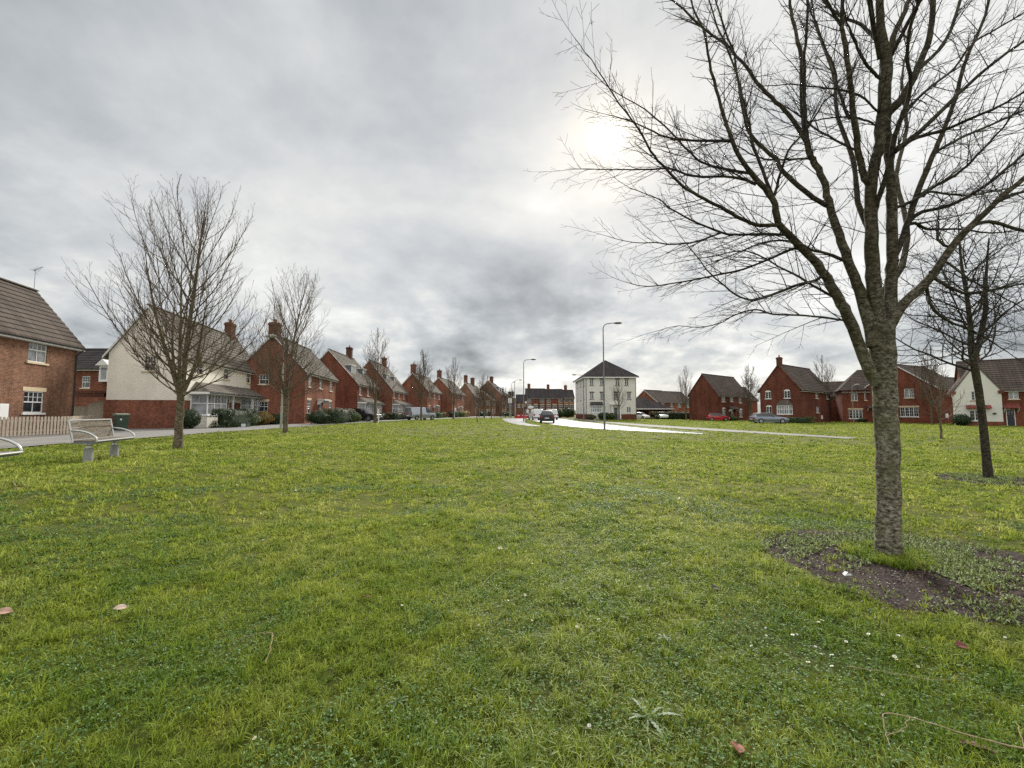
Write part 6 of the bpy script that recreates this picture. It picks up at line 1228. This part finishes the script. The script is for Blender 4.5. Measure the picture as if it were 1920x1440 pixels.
# extra density inside the beds
rg2 = np.random.default_rng(9); bx, by_ = [], []
for c, rx, ry in BED:
    q = rg2.normal(size=(24000, 2)) * .68; q = q[(q ** 2).sum(1) < 1.05]; bx.append(c[0] + q[:, 0] * rx); by_.append(c[1] + q[:, 1] * ry)
x = np.concatenate(bx); y = np.concatenate(by_); k = (vn(x, y, 2.2, 3) * .55 + vn(x, y, 11, 4) * .45) > .47 - .12 * (x > 3.9) * (x < 8) + .12 * ((y < 4.15) & (x < 3.9)); x, y = x[k], y[k]
k = np.hypot(x - 3.85, y - 4.47) > .17; x, y = x[k], y[k]
leaf_mesh('ground_cover', x, y, np.hypot(x, y), .0125, 'nettle', rg, 'low purplish-green weeds covering the mulch beds', 'ground cover', .022, 3, 1.1)
x = np.concatenate([c[0] + rx * .97 * np.sqrt(rg2.random(9000)) * np.cos(q) for (c, rx, ry), q in [(b_, rg2.uniform(0, 6.283, 9000)) for b_ in BED]]); y = np.concatenate([c[1] + ry * .97 * np.sqrt(rg2.random(9000)) * np.sin(q) for (c, rx, ry), q in [(b_, rg2.uniform(0, 6.283, 9000)) for b_ in BED]])
M['chips'] = leafm('bark_chips', (.012, .006, .005), (.17, .095, .07), 0)
leaf_mesh('bark_chips', x, y, np.hypot(x, y), .013, 'chips', rg, 'dark bark chips and dead leaves lying on the mulch beds', 'bark chips', .012, 1, .5)
# weeds, daisies, fallen leaves, twigs, litter: single things
def at_ground(x, y, dz=0): return (x, y, float(gs_np(np.array(x), np.array(y))) + dz)
def rosette(name, label, x, y, n, Lf, lob, seed, mat='weed', cat='weed', group=None):
    rg = random.Random(seed); mb = MB(); tints = []
    for i in range(n):
        a = 2 * math.pi * i / n + rg.uniform(-.25, .25); ca, sa = math.cos(a), math.sin(a); L = Lf * rg.uniform(.65, 1.1); el = rg.uniform(.25, .8); m = 7
        for k in range(m):
            t0, t1 = k / m, (k + 1) / m
            def P(t, s): 
                z = L * (math.sin(el) * t * 1.1 - .5 * t * t); return (ca * L * t - sa * s, sa * L * t + ca * s, .01 + max(0, z))
            w0 = .075 * L * math.sin(math.pi * min(1, t0 * .9 + .1)); w1 = w0 * (.35 if lob else .95)
            mb.poly([P(t0, -w0), P(t0, w0), P(t1, w1), P(t1, -w1)])
    o = mb.build(name, M[mat]); 
    at = o.data.attributes.new('tint', 'FLOAT', 'POINT'); at.data.foreach_set('value', [rg.uniform(.3, 1) for _ in range(len(o.data.vertices))])
    o.location = at_ground(x, y, .012); return tag(o, label, cat, group)
rosette('thistle_weed', 'pale spiky-leaved rosette in the lower right foreground grass', .66, 2.18, 9, .16, True, 1)
rosette('weed', 'small pale leafy rosette at the lower left of the spiky rosette', -.58, 2.26, 9, .055, False, 2)
rosette('weed', 'broad-leaved weed tuft in dark grass, right of the spiky rosette', 1.0, 2.9, 8, .06, False, 3)
rosette('weed', 'grey-green leafy tuft at the bottom edge, left of centre', -.34, 1.98, 8, .055, False, 4)
def daisy():
    mb = MB(); n = 12
    for i in range(n):
        a, b = 2 * math.pi * i / n, 2 * math.pi * (i + .8) / n; mb.poly([(0, 0, .002), (.012 * math.cos(a), .012 * math.sin(a), .004), (.013 * math.cos((a + b) / 2), .013 * math.sin((a + b) / 2), .004), (.012 * math.cos(b), .012 * math.sin(b), .004)])
    mb.tube([(0, 0, 0, .003), (0, 0, .006, .004)], 7, 1); mb.tube([(0, 0, -.04, .0009), (0, 0, .001, .0009)], 4, 2)
    return mb.build('daisy', [M['sign_white'], simple('daisy_yellow', (.6, .4, .03), .8), M['bush']])
d0 = daisy(); tag(d0, 'tiny white daisy scattered in the lawn', 'daisy', 'daisies scattered in the lawn')
rg = random.Random(12); first = True
spots = []
for k in range(70):
    t = rg.random()
    if k < 22: spots.append((1.75 + rg.gauss(.4, .45), 2.95 + rg.gauss(.0, .22)))
    elif k < 40: spots.append((rg.gauss(.1, .6), 3.4 + rg.gauss(0, .7)))
    elif k < 55: spots.append((rg.gauss(-1.5, 2), rg.uniform(4.5, 9)))
    else: spots.append((rg.gauss(0, 3), rg.uniform(5, 12)))
for x, y in spots:
    if y < 1.7: y = 2.2
    o = d0 if first else d0.copy()
    if not first: col.objects.link(o)
    first = False; o.location = at_ground(x, y, .034); s = rg.uniform(.55, .95) * max(1, math.hypot(x, y) / 5); o.scale = (s, s, 1); o.rotation_euler = (rg.uniform(-.5, .5), rg.uniform(-.5, .5), rg.uniform(0, 6))
def fallen_leaf(label, x, y, rz, L, c, tilt=.3, w=.36):
    mb = MB(); n = 8; top = []
    for k in range(n):
        t0, t1 = k / n, (k + 1) / n
        def P(t, s): return ((t - .5) * L, s * w * L * math.sin(math.pi * t) ** .8, .02 * L * 4 * (abs(s)) + .1 * L * math.sin(3 * t))
        mb.poly([P(t0, 0), P(t0, 1), P(t1, 1), P(t1, 0)]); mb.poly([P(t0, -1), P(t0, 0), P(t1, 0), P(t1, -1)])
    o = mb.build('fallen_leaf', simple('dead_leaf', c, .7, var=.25, scale=20)); sm = o.modifiers.new('thick', 'SOLIDIFY'); sm.thickness = .0015
    o.location = at_ground(x, y, .028); o.rotation_euler = (tilt, .15, rz); tag(o, label, 'leaf')
def px(u, v):     # straight down measured spots on the lawn, metres
    return u, v
for lab, x, y, rz, L, c in (('pinkish dead leaf, the larger one lying left of the pale leaf', -3.62, 3.14, .4, .10, (.36, .22, .16)), ('pale beige dead leaf lying in short grass', -2.95, 3.32, .7, .09, (.45, .34, .27)),
        ('red-brown leaf at the bottom centre edge', -.70, 1.72, .6, .09, (.40, .17, .10)), ('dark red leaf near the right edge of the lawn', 2.86, 2.82, .1, .09, (.13, .025, .02)), ('orange-red leaf standing in deep grass, lower right', .99, 1.98, 1.3, .08, (.22, .07, .04)),
        ('brown curled leaf under the long fallen branch', 2.06, 2.0, 2.4, .12, (.13, .06, .035)), ('off-white leaf alone in the middle of the lawn', -.13, 4.75, .2, .065, (.55, .50, .46)), ('brown leaf on the far left near the bottom', -2.5, 2.1, .5, .09, (.20, .11, .06)),
        ('black leaf lying left of the mulch bed', 1.72, 3.72, .3, .08, (.03, .025, .02)), ('dark curled leaf on bright grass, right of centre', .78, 3.7, 2.2, .09, (.03, .02, .02)), ('small dark red leaf in the left-centre grass', -1.15, 3.45, 2.8, .07, (.13, .03, .02))):
    fallen_leaf(lab, x, y, rz, L, c)
def stick(label, pts, r, mat='twig_pale', br=()):
    def sm(P):
        P = np.array(P, float); k = len(P) * 5; q = np.linspace(0, len(P) - 1, k); A = np.stack([np.interp(q, range(len(P)), P[:, i]) for i in range(3)], 1)
        for _ in range(3): A[1:-1] = (A[:-2] + 2 * A[1:-1] + A[2:]) / 4
        jr = np.random.default_rng(k); A[:, :2] += jr.normal(size=(k, 2)) * .0035; A[:, 2] -= .012; return [tuple(a) for a in A]
    pts = sm(pts); br = [sm(b) for b in br]
    mb = MB(); mb.tube([(*at_ground(p[0], p[1], .035 + p[2]), r * .62 * (1 - .6 * i / len(pts))) for i, p in enumerate(pts)], 6)
    for b in br: mb.tube([(*at_ground(p[0], p[1], .035 + p[2]), r * .32) for p in b], 5)
    tag(mb.build('fallen_twig', M[mat]), label, 'twig')
M['twig_pale'] = simple('pale_dead_twig', (.30, .23, .14), .8, var=.25, scale=20)
stick('long pale fallen branch in the bottom right corner', [(2.42, 2.02, .03), (2.26, 1.98, .02), (2.05, 2.06, .04), (1.9, 2.14, .05), (1.79, 2.17, .05), (1.74, 2.1, .02), (1.67, 1.98, 0)], .006, br=[[(1.9, 2.14, .05), (1.82, 2.08, .03), (1.72, 2.07, .01)], [(2.26, 1.98, .02), (2.36, 2.1, .06)]])
stick('bent pale twig standing in the left foreground grass', [(-1.44, 2.6, 0), (-1.48, 2.72, .05), (-1.53, 2.84, .06), (-1.65, 2.86, .05), (-1.8, 2.84, .02)], .0045)
stick('thin curved twig in the middle of the lawn', [(-.28, 3.62, 0), (-.2, 3.9, .02), (-.1, 4.1, .02), (-.12, 4.35, .01)], .004)
stick('brown curved twig lying on the yellowish grass', [(.36, 4.3, 0), (.7, 4.28, .02), (.95, 4.35, .02), (1.05, 4.5, .02)], .005, 'twig_brown')
stick('thin green-brown twig near the right edge', [(2.0, 2.65, .01), (2.2, 2.55, .03), (2.35, 2.5, .02), (2.55, 2.52, .01)], .0035)
stick('thin stalk lying along the front edge of the mulch bed', [(2.6, 3.78, .01), (2.75, 3.6, .02), (3.05, 3.35, .01)], .004, 'twig_brown')
mb = MB(); mb.poly([(-.06, -.03, 0), (.05, -.04, .01), (.06, .03, 0), (0, .05, .035), (-.05, .03, .01)]); mb.poly([(-.06, -.03, 0), (0, .05, .035), (.05, -.04, .01), (0, -.02, .045)])
o = mb.build('paper_scrap', M['sign_white']); o.location = at_ground(2.95, 3.86, .07); o.scale = (.6, .6, .6); tag(o, 'crumpled white paper scrap on the mulch by the thick trunk', 'litter'); sm = o.modifiers.new('thick', 'SOLIDIFY'); sm.thickness = .001

# ------------------------------------------------------------------ sky, sun, camera
SAZ, SEL = 13.2, 33.2
w = bpy.data.worlds.new('World'); bpy.context.scene.world = w; w.use_nodes = True; t = w.node_tree
bg = t.nodes['Background']; bg.inputs['Strength'].default_value = .1
tc = t.nodes.new('ShaderNodeTexCoord'); D = tc.outputs['Generated']
def MA(op, a, b=None, c=None, clamp=False):
    n = t.nodes.new('ShaderNodeMath'); n.operation = op; n.use_clamp = clamp
    for s, v in zip(n.inputs, (a, b, c)):
        if v is None: continue
        if hasattr(v, 'is_linked'): t.links.new(v, s)
        else: s.default_value = v
    return n.outputs[0]
def dirv(az, el): return (math.sin(R(az)) * math.cos(R(el)), math.cos(R(az)) * math.cos(R(el)), math.sin(R(el)))
def lobe(az, el, k):
    n = t.nodes.new('ShaderNodeVectorMath'); n.operation = 'DOT_PRODUCT'; t.links.new(D, n.inputs[0]); n.inputs[1].default_value = dirv(az, el)
    return MA('POWER', MA('MAXIMUM', n.outputs['Value'], 0), k)
sep = t.nodes.new('ShaderNodeSeparateXYZ'); t.links.new(D, sep.inputs[0]); dx_, dy_, dz_ = sep.outputs
zc = MA('ADD', MA('MAXIMUM', dz_, 0), .36); cx_ = MA('DIVIDE', dx_, zc); cy_ = MA('DIVIDE', dy_, zc)
cmb = t.nodes.new('ShaderNodeCombineXYZ'); t.links.new(cx_, cmb.inputs[0]); t.links.new(cy_, cmb.inputs[1]); cmb.inputs[2].default_value = 3.7
nA = noise(t, cmb.outputs[0], .7, 7, .52); nB = noise(t, cmb.outputs[0], 2.1, 6, .6)
nw = t.nodes.new('ShaderNodeTexNoise'); nw.inputs['Scale'].default_value = 1.2; nw.inputs['Detail'].default_value = 6; nw.inputs['Distortion'].default_value = .6; t.links.new(cmb.outputs[0], nw.inputs['Vector'])
nD = noise(t, cmb.outputs[0], 4.2, 8, .6)
lowa = MA('POWER', MA('SUBTRACT', 1, MA('MAXIMUM', dz_, 0), clamp=True), 5)
cl = MA('ADD', MA('MULTIPLY', MA('SUBTRACT', nA, .5), 1.45), MA('ADD', MA('MULTIPLY', MA('SUBTRACT', nD, .5), MA('ADD', .34, MA('MULTIPLY', lowa, 1.6))), MA('MULTIPLY', MA('SUBTRACT', nw.outputs[0], .5), .95)))
brk = MA('MULTIPLY', MA('SUBTRACT', nB, .50, clamp=True), 3.2, clamp=True)      # bright breaks between the cloud lumps
low = MA('POWER', MA('SUBTRACT', 1, MA('MAXIMUM', dz_, 0), clamp=True), 5)
B = MA('ADD', .415, MA('MULTIPLY', lobe(2, 36, 6), .05))
B = MA('ADD', B, MA('MULTIPLY', lobe(40, 38, 5), .04))
B = MA('SUBTRACT', B, MA('MULTIPLY', lobe(-6, 18, 26), .10))
B = MA('SUBTRACT', B, MA('MULTIPLY', lobe(-32, 26, 14), .05))
B = MA('ADD', B, MA('MULTIPLY', low, .05))
B = MA('MULTIPLY', B, MA('ADD', 1, MA('MULTIPLY', cl, 1.25)))
B = MA('ADD', B, MA('MULTIPLY', brk, MA('ADD', .015, MA('MULTIPLY', low, .36))))
B = MA('MAXIMUM', B, .12)
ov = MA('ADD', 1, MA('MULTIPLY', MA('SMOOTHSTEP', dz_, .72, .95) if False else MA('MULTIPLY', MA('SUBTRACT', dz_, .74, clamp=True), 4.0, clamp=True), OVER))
back = MA('ADD', 1, MA('MULTIPLY', MA('MULTIPLY', dy_, -2.5, clamp=True), BACK)); B = MA('MULTIPLY', MA('MULTIPLY', B, ov), back)  # sky overhead and behind the camera boosted, out of view, as wall fill
col_c = ramp(t, B, [(.15, (.88, .95, 1.01)), (.34, (.945, .985, 1.01)), (.47, (1.0, 1.0, .96)), (1, (1.0, 1.0, .98))])
nC = noise(t, cmb.outputs[0], 5.5, 6, .62)
vm = t.nodes.new('ShaderNodeVectorMath'); vm.operation = 'SCALE'; t.links.new(col_c, vm.inputs[0]); t.links.new(MA('MULTIPLY', B, 10), vm.inputs['Scale'])
def addc(src, fac, c):
    v = t.nodes.new('ShaderNodeVectorMath'); v.operation = 'SCALE'; v.inputs[0].default_value = c; t.links.new(fac, v.inputs['Scale'])
    a = t.nodes.new('ShaderNodeVectorMath'); a.operation = 'ADD'; t.links.new(src, a.inputs[0]); t.links.new(v.outputs[0], a.inputs[1]); return a.outputs[0]
halo = MA('ADD', .75, MA('MULTIPLY', cl, .8))
c = addc(vm.outputs[0], MA('MULTIPLY', lobe(SAZ, SEL, 60), halo), (.12, .10, .06))
c = addc(c, MA('MULTIPLY', lobe(SAZ, SEL, 300), halo), (1.0, .62, .12))
c = addc(c, lobe(SAZ, SEL, 4200), (24, 22, 17))
sky = t.nodes.new('ShaderNodeTexSky'); sky.sky_type = 'NISHITA'; sky.sun_disc = False; sky.sun_elevation = R(SEL); sky.sun_rotation = R(SAZ)
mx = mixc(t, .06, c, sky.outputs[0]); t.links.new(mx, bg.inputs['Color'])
L = bpy.data.lights.new('sun', 'SUN'); L.energy = SUNE; L.angle = R(11); L.color = (1, .95, .86)
so = bpy.data.objects.new('sun', L); col.objects.link(so); so.rotation_euler = (Vector(dirv(SAZ, SEL))).to_track_quat('Z', 'Y').to_euler()
cam = bpy.data.cameras.new('camera'); cam.sensor_width = 36; cam.lens = 15.0; cam.clip_end = 6000; cam.clip_start = .05
co = bpy.data.objects.new('camera', cam); col.objects.link(co); co.location = (0, 0, 1.5); co.rotation_euler = (R(90) + math.atan(54 / 800), 0, 0)
sc = bpy.context.scene; sc.camera = co
sc.view_settings.view_transform = 'Standard'; sc.view_settings.look = 'None'; sc.view_settings.exposure = EXPO; sc.view_settings.gamma = 1
sc.cycles.max_bounces = 6; sc.cycles.use_denoising = False; sc.cycles.sample_clamp_indirect = 3.0
